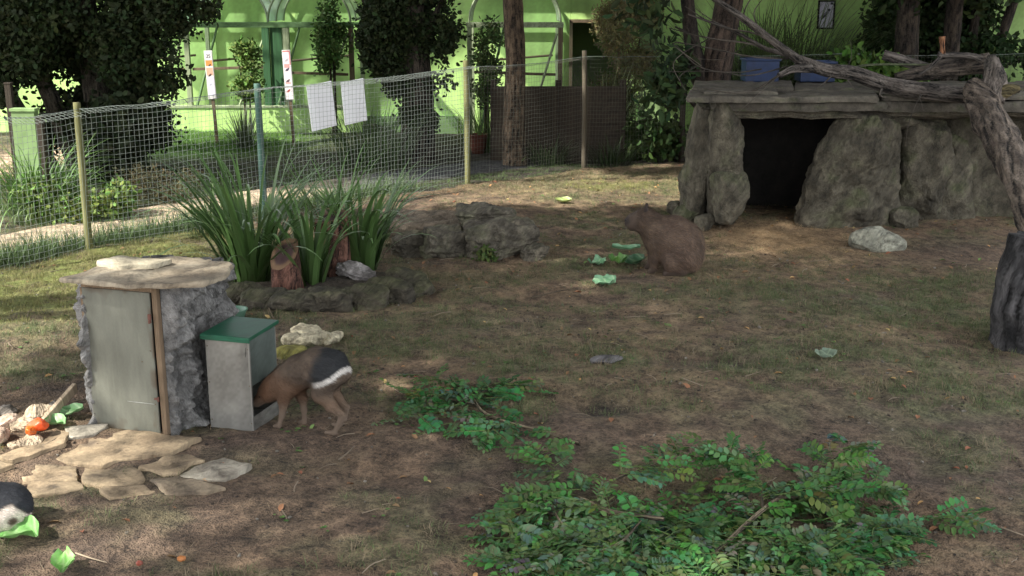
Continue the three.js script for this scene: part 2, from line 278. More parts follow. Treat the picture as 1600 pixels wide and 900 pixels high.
{ // one ground sheet, fine near the camera and reaching the horizon
  const xs = [], zs = [];
  for (let x = -5.6; x <= 5.6; x += 0.032) xs.push(x);
  for (let s = 0.05, x = 5.65; x < 260; x += s, s *= 1.18) { xs.push(x); xs.unshift(-x); }
  for (let z = -3.6, s = 0.02; z > -19; z -= s, s = Math.min(0.06, s * 1.006)) zs.push(z);
  for (let s = 0.1, z = zs[zs.length - 1] - 0.1; z > -300; s *= 1.2, z -= s) zs.push(z);
  for (let s = 0.1, z = -3.5; z < 200; s *= 1.3, z += s) zs.unshift(z);
  const W = xs.length, pos = new Float32Array(W * zs.length * 3), cl = new Float32Array(W * zs.length * 3), uv = new Float32Array(W * zs.length * 2), idx = [];
  let k = 0;
  for (const z of zs) for (const x of xs) { pos[k * 3] = x; pos[k * 3 + 1] = heightAt(x, z); pos[k * 3 + 2] = z; const c = soilColor(x, z); cl.set(c, k * 3); uv[k * 2] = x / 0.9; uv[k * 2 + 1] = z / 0.9; k++; }
  for (let j = 0; j < zs.length - 1; j++) for (let i = 0; i < W - 1; i++) { const a = j * W + i, b = a + W; idx.push(a, a + 1, b, b, a + 1, b + 1); }
  struct('ground', geoOf(pos, idx, cl, uv), mat.ground);
  // path outside the fence
  const P = new THREE.CatmullRomCurve3(PATH.map(([x, z]) => V(x, 0, z))), pp = [], pi = [], pc = [], pu = [];
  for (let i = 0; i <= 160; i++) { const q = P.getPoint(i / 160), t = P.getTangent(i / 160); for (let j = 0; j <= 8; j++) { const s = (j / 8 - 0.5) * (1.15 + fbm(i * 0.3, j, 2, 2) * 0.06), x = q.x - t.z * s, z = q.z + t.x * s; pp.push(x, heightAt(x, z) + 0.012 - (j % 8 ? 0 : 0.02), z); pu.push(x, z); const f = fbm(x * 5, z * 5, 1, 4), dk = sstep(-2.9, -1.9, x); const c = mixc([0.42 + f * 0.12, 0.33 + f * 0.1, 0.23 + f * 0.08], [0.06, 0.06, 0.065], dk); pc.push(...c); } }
  for (let i = 0; i < 160; i++) for (let j = 0; j < 8; j++) { const a = i * 9 + j, b = a + 9; pi.push(a, a + 1, b, b, a + 1, b + 1); }
  const pg = geoOf(pp, pi, pc, pu); if (pg.attributes.normal.getY(20) < 0) { for (let i = 0; i < pi.length; i += 3) [pi[i], pi[i + 1]] = [pi[i + 1], pi[i]]; pg.setIndex(pi); pg.computeVertexNormals(); }
  struct('path', pg, mat.ground);
}

// ---------------------------------------------------------------- foliage makers
function leafGeo(list) { // list of {p, dir, up, l, w, c}: small bent leaves
  const pos = [], idx = [], cl = [], S = V(0, 0, 0), Q = V(0, 0, 0);
  for (const { p, dir, up, l, w, c, fold = 0.15 } of list) {
    S.crossVectors(dir, up).normalize(); Q.crossVectors(S, dir).normalize(); const b = pos.length / 3;
    const add = (t, s, h) => { pos.push(p.x + dir.x * l * t + S.x * w * s + Q.x * h * l, p.y + dir.y * l * t + S.y * w * s + Q.y * h * l, p.z + dir.z * l * t + S.z * w * s + Q.z * h * l); cl.push(...c); };
    add(0, 0, 0); add(0.35, 0.5, fold * 0.6); add(0.72, 0.4, fold * 0.3); add(1, 0, -fold * 0.7); add(0.72, -0.4, fold * 0.3); add(0.35, -0.5, fold * 0.6); add(0.5, 0, -0.02);
    for (const [i, j] of [[0, 1], [1, 2], [2, 3], [3, 4], [4, 5], [5, 0]]) idx.push(b + i, b + j, b + 6);
  }
  return geoOf(pos, idx, cl);
}
const randDir = (R) => { const z = R() * 2 - 1, a = R() * 6.283, r = Math.sqrt(1 - z * z); return V(r * Math.cos(a), z, r * Math.sin(a)); };
function spray(seed, n, size, l, w) {
  const R = rngOf(seed), list = [];
  for (let i = 0; i < n; i++) { const p = randDir(R).multiplyScalar(size * Math.cbrt(R())), dir = randDir(R); dir.y -= 0.25; dir.normalize(); const up = V(R() - 0.5, 1, R() - 0.5).normalize(), k = 0.8 + R() * 0.4; list.push({ p, dir, up, l: l * k, w: w * k, c: [0.85 + R() * 0.3, 0.85 + R() * 0.3, 0.85 + R() * 0.3] }); }
  return leafGeo(list);
}
const SPR = { mid: [1, 2, 3].map((s) => spray(s, 14, 0.2, 0.1, 0.06)), big: [4, 5].map((s) => spray(s, 12, 0.26, 0.16, 0.065)), fine: [6, 7].map((s) => spray(s, 24, 0.16, 0.07, 0.014)), roof: [8, 9].map((s) => spray(s, 16, 0.28, 0.13, 0.085)) };
const placed = (p, s, R) => new THREE.Matrix4().compose(p, new THREE.Quaternion().setFromEuler(new THREE.Euler(R() * 6.28, R() * 6.28, R() * 6.28)), V(s, s, s));
function crownParts(parent, kind, points, R, base, m, name = 'crown', size = 1) {
  const vs = SPR[kind], lists = vs.map(() => []);
  points.forEach((p, i) => { const k = 0.65 + R() * 0.7, y = R(); lists[i % vs.length].push([placed(p, (0.8 + R() * 0.5) * size, R), [base[0] * k * (1 + y * 0.25), base[1] * k, base[2] * k * (1 - y * 0.2)]]); });
  lists.forEach((l, i) => { if (l.length) tag(instances(name, vs[i], m, l, parent), null, null, null, 'stuff'); });
}
function clumped(R, n, c, r, lumps, lumpR) {  // points in uneven lumps inside an ellipsoid
  const cs = []; for (let i = 0; i < lumps; i++) { const d = randDir(R).multiplyScalar(0.35 + 0.65 * Math.cbrt(R())); cs.push(V(c.x + d.x * r.x, c.y + d.y * r.y, c.z + d.z * r.z)); }
  const out = []; for (let i = 0; i < n; i++) { const q = cs[Math.floor(R() * lumps)], d = randDir(R).multiplyScalar(lumpR * Math.pow(R(), 0.45)); out.push(V(q.x + d.x, q.y + d.y * 0.8, q.z + d.z)); }
  return out;
}
const barkTint = (a, b) => (t, c, s, l, f) => mixc(a, b, clamp(0.5 + f * 1.3));
function blade(R, base, len, width, lean, az, colorA, colorB, droop = 0.6, seg = 9) {
  const pos = [], idx = [], cl = [], side = V(-Math.sin(az), 0, Math.cos(az)), out = V(Math.cos(az), 0, Math.sin(az));
  let p = base.clone(), ang = lean; const tw = (R() - 0.5) * 0.9;
  for (let i = 0; i <= seg; i++) {
    const t = i / seg, w = width * (t < 0.25 ? 0.75 + t : 1) * Math.pow(1 - t, 0.55) * 0.5, ss = side.clone().applyAxisAngle(V(0, 1, 0), tw * t);
    const nrm = out.clone().multiplyScalar(Math.cos(ang)).addScaledVector(V(0, 1, 0), -Math.sin(ang)), c = mixc(colorA, colorB, t);
    for (const s of [-1, 0, 1]) { const f = s ? 0.16 * w : 0; pos.push(p.x + ss.x * w * s - nrm.x * f, p.y + ss.y * w * s - nrm.y * f, p.z + ss.z * w * s - nrm.z * f); const k = s ? 1 : 0.85; cl.push(c[0] * k, c[1] * k, c[2] * k); }
    p = p.clone().addScaledVector(out, Math.sin(ang) * len / seg).addScaledVector(V(0, 1, 0), Math.cos(ang) * len / seg); ang += droop * (0.35 + t * 1.6) / seg * 1.4;
  }
  for (let i = 0; i < seg; i++) for (let j = 0; j < 2; j++) { const a = i * 3 + j, b = a + 3; idx.push(a, b, a + 1, b, b + 1, a + 1); }
  return geoOf(pos, idx, cl);
}
function bladeClump(name, label, category, p, n, h, spread, width, cA, cB, seed, { each = false, droop = 0.7, leanMax = 0.55, group } = {}) {
  const R = rngOf(seed), t = thing(name, label, category, p, 0, group), list = [];
  for (let i = 0; i < n; i++) { const az = R() * 6.283, r = spread * Math.sqrt(R()), k = 0.7 + R() * 0.6, q = (c) => c.map((x) => x * k); const g = blade(R, V(Math.cos(az) * r, -0.02, Math.sin(az) * r), h * (0.55 + R() * 0.55), width * (0.7 + R() * 0.6), 0.04 + leanMax * R() * R() + r / spread * 0.12, az + (R() - 0.5), q(cA), q(cB), droop * (0.3 + R() * 1.3)); if (each) part('leaf', g, mat.blade, t); else list.push(g); }
  if (!each) tag(part('leaves', merge(list), mat.blade, t), null, null, null, 'stuff');
  return t;
}

// ---------------------------------------------------------------- wire fence round the enclosure
{
  const fence = thing('wire_fence', 'sagging welded wire mesh fence on wooden posts around the enclosure', 'fence');
  const pts = FENCE, top = [1.4, 1.42, 1.4, 1.47, 1.56, 1.62, 1.6, 1.6, 1.6, 1.6], seg = [];
  for (let i = 0; i < pts.length - 1; i++) seg.push(Math.hypot(pts[i + 1][0] - pts[i][0], pts[i + 1][1] - pts[i][1]));
  const cell = 0.056;
  for (let i = 0; i < seg.length; i++) {
    const [ax, az] = pts[i], [bx, bz] = pts[i + 1], L = seg[i], nx = (bz - az) / L, nz = -(bx - ax) / L;   // nx, nz points outwards
    const P = (s, h) => { // a point of the slack sheet
      const t = s / L, x = lerp(ax, bx, t), z = lerp(az, bz, t), H = lerp(top[i], top[i + 1], t), sag = 0.025 * Math.sin(t * Math.PI) * (1 + 0.4 * Math.sin(i * 2.1));
      const b = 0.05 * noise(s * 1.1 + i * 9, h * 1.4, 3) + 0.022 * noise(s * 4 + i * 5, h * 3, 7) - 0.035; // hangs on the inner side
      if (h <= 1) return V(x + nx * b, heightAt(x, z) * (1 - h) + (H - sag) * h + 0.008 * noise(s * 6, h * 9, i), z + nz * b);
      const f = (h - 1) * H;                                           // loose flap folded inwards at the top
      return V(x + nx * (b - f * 0.93), H - sag - f * (0.1 + 0.22 * noise(s * 0.8, 2, i)) + 0.012 * noise(s * 5, f * 20, i), z + nz * (b - f * 0.93));
    };
    const strand = (list) => { // three-sided wire through points
      const pos = [], idx = [], r = i > 3 ? 0.00115 : 0.0017;
      list.forEach((p, k) => { const q = list[Math.min(k + 1, list.length - 1)], o = list[Math.max(k - 1, 0)], d = q.clone().sub(o).normalize(), s = V(0, 0, 0).crossVectors(d, Math.abs(d.y) > 0.8 ? V(nx, 0, nz) : V(0, 1, 0)).normalize(), u = V(0, 0, 0).crossVectors(s, d); for (let a = 0; a < 3; a++) { const c = Math.cos(a * 2.0944) * r, e = Math.sin(a * 2.0944) * r; pos.push(p.x + s.x * c + u.x * e, p.y + s.y * c + u.y * e, p.z + s.z * c + u.z * e); } });
      for (let k = 0; k < list.length - 1; k++) for (let a = 0; a < 3; a++) { const b = k * 3 + a, c = k * 3 + (a + 1) % 3; idx.push(b, b + 3, c, c, b + 3, c + 3); }
      return geoOf(pos, idx);
    };
    const H = (top[i] + top[i + 1]) / 2, flap = i < 5 ? 0.2 : 0.05, wires = [];
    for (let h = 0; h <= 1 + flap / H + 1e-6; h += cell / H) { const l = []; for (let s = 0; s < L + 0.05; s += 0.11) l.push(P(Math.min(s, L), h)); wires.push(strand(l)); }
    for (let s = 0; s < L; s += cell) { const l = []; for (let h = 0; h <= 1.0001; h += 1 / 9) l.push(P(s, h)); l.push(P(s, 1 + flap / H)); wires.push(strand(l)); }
    tag(part('wire_mesh', merge(wires), i > 3 ? M('wireshaded', [0.13, 0.135, 0.11], { rough: 0.8 }) : mat.wire, fence), null, null, null, 'stuff');  // past the middle post the wire is darkened and thinned to stand for shade
    const l = []; for (let s = 0; s <= L + 1e-6; s += L / 14) l.push(P(s, 1)); part('tension_wire', limb(l, [0.0035, 0.0035], { n: 5, rough: 0, seg: 28 }), mat.wire, fence);
  }
  const post = (x, z, H, r, m, seed) => part('post', limb([at(x, z, -0.25), at(x, z, H * 0.5), V(x + 0.02 * noise(seed, 2), H, z)], [r * 1.05, r, r * 0.96], { n: 12, rough: 0.03, freq: 4, seed }), m, fence);
  post(-6.62, -6.38, 1.45, 0.04, mat.postwood, 1); post(-4.2, -11.2, 1.46, 0.036, mat.postwood, 2); post(-2.81, -12.88, 1.52, 0.039, mat.postteal, 3); post(-0.6, -15.44, 1.64, 0.037, mat.postwood, 4);
  post(1.06, -16.95, 1.7, 0.037, M('postgrey', [0.15, 0.125, 0.085], { map: T.wood, bump: T.wood, bumpScale: 0.006, rep: 2 }), 5); post(2.62, -17.8, 1.66, 0.044, mat.darkwood, 6); post(5.2, -18.25, 1.64, 0.044, mat.darkwood, 7); post(8.2, -18.45, 1.64, 0.044, mat.darkwood, 8); post(-4.75, -10.3, 1.4, 0.03, mat.postwood, 9);
}
// two white sheets behind the mesh
{
  const sheet = (px, py, w, h, tilt, label) => {
    const [ax, az] = FENCE[3], [bx, bz] = FENCE[4], L = Math.hypot(bx - ax, bz - az); let best = null;
    for (let t = 0; t <= 1; t += 0.01) { const q = Z(px, py, -lerp(az, bz, t)), x = lerp(ax, bx, t), e = Math.abs(q.x - x); if (!best || e < best.e) best = { e, p: V(x, q.y, lerp(az, bz, t)) }; }
    const n = V((bz - az) / L, 0, -(bx - ax) / L), p = best.p.addScaledVector(n, 0.03);
    const g = box(w, h, 0.004, 0, 0, 0, 0, tilt, 0, 0.001);
    solo('paper_sheet', g, mat.paper, label, 'notice sheet', p, Math.atan2(-n.x, -n.z), 'white sheets on the fence');
  };
  sheet(507, 166, 0.38, 0.53, 0.11, 'blank white sheet hung on the wire fence, left one of two');
  sheet(555, 159, 0.36, 0.51, 0.09, 'blank white sheet hung on the wire fence, right one of two');
}

// ---------------------------------------------------------------- the green building and its aviaries
const WZ = -21.4;
{
  const b = thing('green_building', 'long lime green rendered building with a dark doorway beyond the fence', 'building', [0, 0, WZ]);
  const wallSeg = (x0, x1, y0, y1) => part('wall', wrapUV(box(x1 - x0, y1 - y0, 0.25, (x0 + x1) / 2, (y0 + y1) / 2, -0.125, 0, 0, 0, 0.01)), mat.lime, b);
  wallSeg(-13, 1.07, -0.1, 3.3); wallSeg(1.07, 1.95, 2.0, 3.3); wallSeg(1.95, 13, -0.1, 3.3);
  part('wall', box(26, 3.4, 0.2, 0, 1.6, -4.1), mat.lime, b); part('wall', box(0.2, 3.4, 3.9, -12.9, 1.6, -2.1), mat.lime, b); part('wall', box(0.2, 3.4, 3.9, 12.9, 1.6, -2.1), mat.lime, b);
  part('floor', box(26, 0.1, 3.9, 0, 0, -2.1), mat.roof, b);
  part('roof', box(27, 0.14, 5.0, 0, 3.42, -2.0, 0, 0, -0.05), mat.roof, b); part('fascia', box(27, 0.2, 0.03, 0, 3.25, 0.48), mat.darkgreen, b);
  const f = part('door_frame', merge([box(0.06, 2.06, 0.1, 1.07, 1.0, 0.02), box(0.06, 2.06, 0.1, 1.95, 1.0, 0.02), box(0.94, 0.06, 0.1, 1.51, 2.03, 0.02)]), mat.framebrown, b);
  part('pilaster', box(0.42, 3.3, 0.06, 2.52, 1.6, 0.03), mat.limeold, b);
  part('plinth', box(12, 0.35, 0.05, -7, 0.15, 0.02), mat.limeold, b);
  f.castShadow = true;
}
function aviary(label, x0, x1, bays, base, seed) {
  const d = 1.5, a = thing('aviary', label, 'aviary', [0, 0, -19.9]), beamY = 1.95, W = (x1 - x0) / bays;
  if (base) { part('base_wall', wrapUV(box(x1 - x0 + 0.3, 0.62, 0.12, (x0 + x1) / 2, 0.3, 0)), mat.lime, a); part('sill', box(x1 - x0 + 0.3, 0.04, 0.16, (x0 + x1) / 2, 0.63, 0), mat.framepale, a); }
  const y0 = base ? 0.64 : 0;
  for (let i = 0; i <= bays; i++) {
    const x = x0 + W * i, wide = base && i === 2;
    part('post', box(wide ? 0.12 : 0.08, beamY - y0, 0.08, x - (wide ? 0.05 : 0), (beamY + y0) / 2, 0), wide ? mat.darkgreen : i === bays ? mat.framebrown : mat.framepale, a);
    if (wide) { part('door_panel', box(0.2, beamY - y0, 0.05, x + 0.12, (beamY + y0) / 2, -0.02), mat.darkgreen, a); part('post', box(0.1, beamY - y0, 0.08, x + 0.3, (beamY + y0) / 2, 0), mat.framepale, a); }
    part('post', box(0.07, beamY, 0.07, x, beamY / 2, -d + 0.12), mat.framepale, a);
  }
  part('beam', box(x1 - x0 + 0.1, 0.09, 0.09, (x0 + x1) / 2, beamY + 0.045, 0.001), base ? mat.frame : mat.framepale, a); part('beam', box(x1 - x0, 0.06, 0.06, (x0 + x1) / 2, beamY + 0.03, -d + 0.12), mat.frame, a);
  for (let i = 0; i < bays; i++) {
    const xa = x0 + W * i, xm = xa + W / 2, R = W / 2, rise = R * 0.95;
    const arc = (z, r) => { const l = []; for (let k = 0; k <= 16; k++) { const t = Math.PI * k / 16; l.push(V(xm - Math.cos(t) * R, beamY + 0.09 + Math.sin(t) * rise, z)); } return limb(l, [r, r], { n: 6, rough: 0, seg: 32 }); };
    for (const z of [0, -0.7, -1.38]) part('hoop', arc(z, 0.02), z ? mat.framepale : mat.framepale, a);
    const pos = [], idx = [], uv = []; for (let k = 0; k <= 24; k++) for (const z of [0.05, -1.42]) { const t = Math.PI * k / 24; pos.push(xm - Math.cos(t) * (R - 0.005), beamY + 0.1 + Math.sin(t) * (rise + 0.012), z); uv.push(k / 6, z); }
    for (let k = 0; k < 24; k++) { const q = k * 2; idx.push(q, q + 2, q + 1, q + 1, q + 2, q + 3); }
    part('roof_sheet', geoOf(pos, idx, null, uv), mat.plastic, a);
    // rails, braces and perches
    part('rail', box(W * 0.9, 0.045, 0.045, xm, 1.2 + 0.1 * noise(seed + i, 1), -0.02, 0, 0.03 * (i % 2 ? 1 : -1)), mat.framebrown, a);
    part('brace', bar(V(xa + W * 0.08, y0, 0), V(xa + W * 0.38, beamY, 0), 0.022), mat.frame, a); part('brace', bar(V(xa + W * 0.96, 1.85, 0), V(xa + W * 0.6, y0, 0), 0.022), mat.framepale, a);
    part('perch', bar(V(xa + 0.1, 1.35, -0.7), V(xa + W - 0.1, 1.45, -0.9), 0.02), mat.framebrown, a);
  }
  return a;
}
aviary('arched polytunnel aviary with low lime green base wall, left of the ivy tree', -6.89, -2.72, 3, true, 3);
aviary('arched aviary frame beside the dark doorway of the green building', -0.72, 0.82, 1, false, 5);
// lime wall running left in front of the aviary, pale pillar
{
  solo('low_wall', wrapUV(box(3.2, 0.62, 0.14, -9.3, 0.28, -19.9)), mat.lime, 'low lime green garden wall seen left behind the dark tree', 'wall');
  const p = Z(38, 172, 13.6); const t = thing('green_pillar', 'pale green painted pillar beyond the fence at the far left', 'pillar', at(p.x, -13.6));
  part('shaft', wrapUV(box(0.27, p.y - 0.02, 0.12, 0, (p.y - 0.02) / 2, 0)), mat.limeold, t); part('cap', box(0.3, 0.035, 0.15, 0, p.y, 0), mat.limeold, t);
  for (const [px, py, d, l] of [[13, 132, 14.2, 'dark slim post left of the pale green pillar'], [62, 186, 13.2, 'dark slim post right of the pale green pillar']]) { const q = Z(px, py, d), o = thing('dark_post', l, 'post', at(q.x, -d)); part('shaft', box(0.075, q.y + 0.2, 0.075, 0, (q.y - 0.2) / 2, 0), mat.darkwood, o); part('cap', box(0.085, 0.02, 0.085, 0, q.y + 0.01, 0), mat.darkwood, o); }
}
// number boards
function canvasTex(w, h, draw) { const c = document.createElement('canvas'); c.width = w; c.height = h; draw(c.getContext('2d')); const t = new THREE.CanvasTexture(c); t.colorSpace = THREE.SRGBColorSpace; t.magFilter = THREE.LinearFilter; return t; }
function signBoard(px, y0, y1, wpx, d, label, draw) {
  const a = Z(px, y0, d), b = Z(px, y1, d), h = a.y - b.y, w = wpx / 1800 * d * 1.0, t = thing('number_board', label, 'sign', [a.x, 0, -d]);
  part('stake', box(0.05, a.y + 0.1, 0.03, 0, (a.y - 0.1) / 2 - 0.02, -0.02), mat.framebrown, t);
  const tex = canvasTex(96, 512, draw), m = new THREE.MeshStandardMaterial({ map: tex, roughness: 0.5 });
  part('board', box(w + 0.02, h + 0.02, 0.015, 0, (a.y + b.y) / 2, 0.003), mat.white, t);
  const g = new THREE.PlaneGeometry(w, h); g.translate(0, (a.y + b.y) / 2, 0.0135); part('print', g, m, t); t.rotation.z = 0.035;
  t.position.x += a.y * 0.035; return t;
}
const bird = (c, x, y, s, k) => { c.fillStyle = k; c.beginPath(); c.ellipse(x, y, s, s * 0.55, -0.4, 0, 7); c.fill(); c.beginPath(); c.arc(x + s * 0.8, y - s * 0.6, s * 0.35, 0, 7); c.fill(); c.beginPath(); c.moveTo(x - s * 0.6, y); c.lineTo(x - s * 1.6, y + s * 0.7); c.lineTo(x - s * 0.4, y + s * 0.5); c.fill(); };
signBoard(325, 80, 154, 11, 18.6, 'tall narrow white board numbered 25 with bird pictures', (c) => {
  c.fillStyle = '#f4f2f2'; c.fillRect(0, 0, 96, 512); c.fillStyle = '#222'; c.font = 'bold 54px sans-serif'; c.textAlign = 'center'; c.fillText('25', 48, 72);
  c.fillStyle = '#eea25c'; c.fillRect(4, 96, 88, 62); bird(c, 56, 150, 16, '#444'); c.fillStyle = '#eebca0'; c.fillRect(4, 176, 88, 84); bird(c, 46, 258, 20, '#443a38'); c.fillStyle = '#dfe0f0'; c.fillRect(4, 280, 88, 200); bird(c, 44, 360, 12, '#b9bcc8');
});
signBoard(447, 79, 155, 11, 18.5, 'tall narrow white board with red edge and four bird pictures', (c) => {
  c.fillStyle = '#f6f0f2'; c.fillRect(0, 0, 96, 512); c.fillStyle = '#e08a86'; c.fillRect(0, 0, 96, 14); c.fillRect(84, 0, 12, 150);
  bird(c, 48, 100, 22, '#c0b8c0'); c.fillStyle = '#e8a8a4'; c.fillRect(8, 140, 72, 40); bird(c, 46, 200, 24, '#54485a'); bird(c, 42, 320, 24, '#6a5058'); c.fillStyle = '#e4b8b4'; c.fillRect(10, 330, 70, 22); bird(c, 40, 424, 22, '#b8504c');
});
{ // framed bird picture on the green wall
  const p = Z(1291, 23, -WZ - 0.04), t = thing('framed_picture', 'framed white picture of a grey bird on the green wall', 'picture', [p.x, p.y, WZ + 0.03]);
  part('frame', merge([box(0.3, 0.03, 0.03, 0, 0.24, 0), box(0.3, 0.03, 0.03, 0, -0.24, 0), box(0.03, 0.5, 0.03, -0.14, 0, 0.001), box(0.03, 0.5, 0.03, 0.14, 0, 0.001)]), mat.dark, t);
  const g = new THREE.PlaneGeometry(0.26, 0.46); g.translate(0, 0, 0.004);
  part('print', g, new THREE.MeshStandardMaterial({ roughness: 0.4, map: canvasTex(128, 224, (c) => { c.fillStyle = '#c9c8d6'; c.fillRect(0, 0, 128, 224); c.fillStyle = '#7b7889'; c.beginPath(); c.ellipse(56, 110, 40, 15, -0.75, 0, 7); c.fill(); c.fillStyle = '#33343f'; c.beginPath(); c.ellipse(44, 130, 34, 9, -0.7, 0, 7); c.fill(); c.beginPath(); c.arc(88, 72, 12, 0, 7); c.fill(); c.fillRect(96, 6, 26, 20); }) }), t);
}
// dark board screen, garden bits
{
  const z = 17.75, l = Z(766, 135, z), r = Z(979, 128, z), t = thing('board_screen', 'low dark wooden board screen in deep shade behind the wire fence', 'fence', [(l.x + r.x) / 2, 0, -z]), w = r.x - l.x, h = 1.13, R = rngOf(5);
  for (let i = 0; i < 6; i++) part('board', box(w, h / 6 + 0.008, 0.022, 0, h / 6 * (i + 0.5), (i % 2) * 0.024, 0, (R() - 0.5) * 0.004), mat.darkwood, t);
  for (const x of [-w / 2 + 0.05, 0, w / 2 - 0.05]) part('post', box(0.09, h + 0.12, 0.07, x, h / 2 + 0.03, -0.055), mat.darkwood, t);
  const q = at(-0.55, -18.6), c = thing('garden_pot', 'small reddish brown pot standing left of the dark board screen', 'pot', q);
  part('body', new THREE.LatheGeometry([[0, 0], [0.1, 0], [0.13, 0.12], [0.15, 0.26], [0.17, 0.27], [0.17, 0.31], [0.15, 0.31], [0.13, 0.2], [0, 0.19]].map((a) => new THREE.Vector2(...a)), 20), M('terra', [0.2, 0.06, 0.035], { map: T.metal }), c); part('soil', new THREE.CircleGeometry(0.13, 14).rotateX(-Math.PI / 2).translate(0, 0.22, 0), mat.dark, c);
}

// ---------------------------------------------------------------- trees and shrubs beyond the fence
function trunkPart(t, pts, radii, a, b, seed, name = 'trunk', n = 14) { return part(name, limb(pts, radii, { n, rough: 0.09, seed, freq: 5, color: barkTint(a, b), seg: Math.max(12, Math.ceil(pts.length * 10)) }), mat.bark, t); }
{ // big dark tree on the left
  const R = rngOf(21), t = thing('broadleaf_tree', 'large dense dark-leaved tree overhanging the fence at the upper left', 'tree', [-5.75, 0, -16.4]);
  for (const [x, z, tx, tz, r, s] of [[0, 0, -0.2, 0.1, 0.2, 1], [0.3, 0.1, 0.9, 0.2, 0.13, 2], [-0.35, 0.05, -1.4, 0.4, 0.12, 3], [0.1, -0.3, 0.2, -1.2, 0.15, 4], [-0.6, 0.2, -2.3, 0.6, 0.09, 5]]) trunkPart(t, [V(x, -0.2, z), V(lerp(x, tx, 0.3), 1.0, lerp(z, tz, 0.3)), V(lerp(x, tx, 0.7), 2.4, lerp(z, tz, 0.7)), V(tx, 4.2, tz)], [r * 1.25, r, r * 0.8, r * 0.4], [0.03, 0.026, 0.02], [0.07, 0.06, 0.045], s);
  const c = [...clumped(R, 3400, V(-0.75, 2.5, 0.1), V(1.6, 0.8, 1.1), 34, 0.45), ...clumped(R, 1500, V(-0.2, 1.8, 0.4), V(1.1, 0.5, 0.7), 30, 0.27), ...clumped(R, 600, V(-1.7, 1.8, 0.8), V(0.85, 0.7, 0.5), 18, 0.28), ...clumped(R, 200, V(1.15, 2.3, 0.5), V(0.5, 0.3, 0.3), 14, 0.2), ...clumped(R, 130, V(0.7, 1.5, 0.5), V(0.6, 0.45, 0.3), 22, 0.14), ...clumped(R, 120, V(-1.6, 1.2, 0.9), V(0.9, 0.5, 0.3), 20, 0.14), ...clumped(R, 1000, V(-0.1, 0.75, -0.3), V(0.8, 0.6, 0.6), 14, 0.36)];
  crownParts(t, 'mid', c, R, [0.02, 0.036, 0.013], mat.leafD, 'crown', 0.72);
}
{ // ivy-clad tree in the middle
  const R = rngOf(22), t = thing('ivy_tree', 'dark ivy-clad tree standing behind the two white sheets', 'tree', [-1.5, 0, -18.1]);
  trunkPart(t, [V(0, -0.2, 0), V(0.03, 1, 0), V(-0.05, 2.4, 0.05), V(0.05, 5, 0)], [0.3, 0.24, 0.22, 0.14], [0.03, 0.025, 0.02], [0.075, 0.06, 0.045], 8);
  for (const [x, z, y] of [[-0.9, 0.1, 2.6], [0.5, 0.3, 2.5], [-0.5, -0.3, 3]]) trunkPart(t, [V(0, 1.4, 0), V(x * 0.5, 2, z * 0.5), V(x, y, z)], [0.08, 0.06, 0.02], [0.03, 0.025, 0.02], [0.07, 0.06, 0.04], 9 + x, 'limb', 8);
  const c = [...clumped(R, 1200, V(-0.1, 2.6, 0), V(0.45, 1.0, 0.4), 24, 0.28), ...clumped(R, 620, V(-0.4, 1.8, 0.1), V(0.28, 0.75, 0.25), 18, 0.2), ...clumped(R, 70, V(0, 1.7, 0.2), V(0.65, 0.9, 0.3), 26, 0.1), ...clumped(R, 70, V(0.45, 2.0, 0.25), V(0.15, 0.6, 0.2), 8, 0.16), ...clumped(R, 160, V(0, 1.1, 0.1), V(0.25, 0.6, 0.25), 8, 0.2)];
  crownParts(t, 'mid', c, R, [0.02, 0.036, 0.013], mat.leafD, 'crown', 0.72);
}
{ // bare trunk
  const p = Z(803, 210, 17.3), R = rngOf(23), t = thing('bare_trunk_tree', 'tree with a straight bare brown trunk between fence and board screen', 'tree', [p.x, 0, -17.3]);
  trunkPart(t, [V(0.03, -0.2, 0), V(0, 0.5, 0), V(0.02, 1.5, 0), V(-0.02, 2.6, 0), V(0.05, 6, 0)], [0.2, 0.165, 0.155, 0.15, 0.1], [0.05, 0.036, 0.024], [0.14, 0.1, 0.065], 12);
  crownParts(t, 'roof', clumped(R, 500, V(0, 6.4, -0.2), V(1.3, 1, 1.2), 16, 0.6), R, [0.05, 0.09, 0.03], mat.leafD);
}
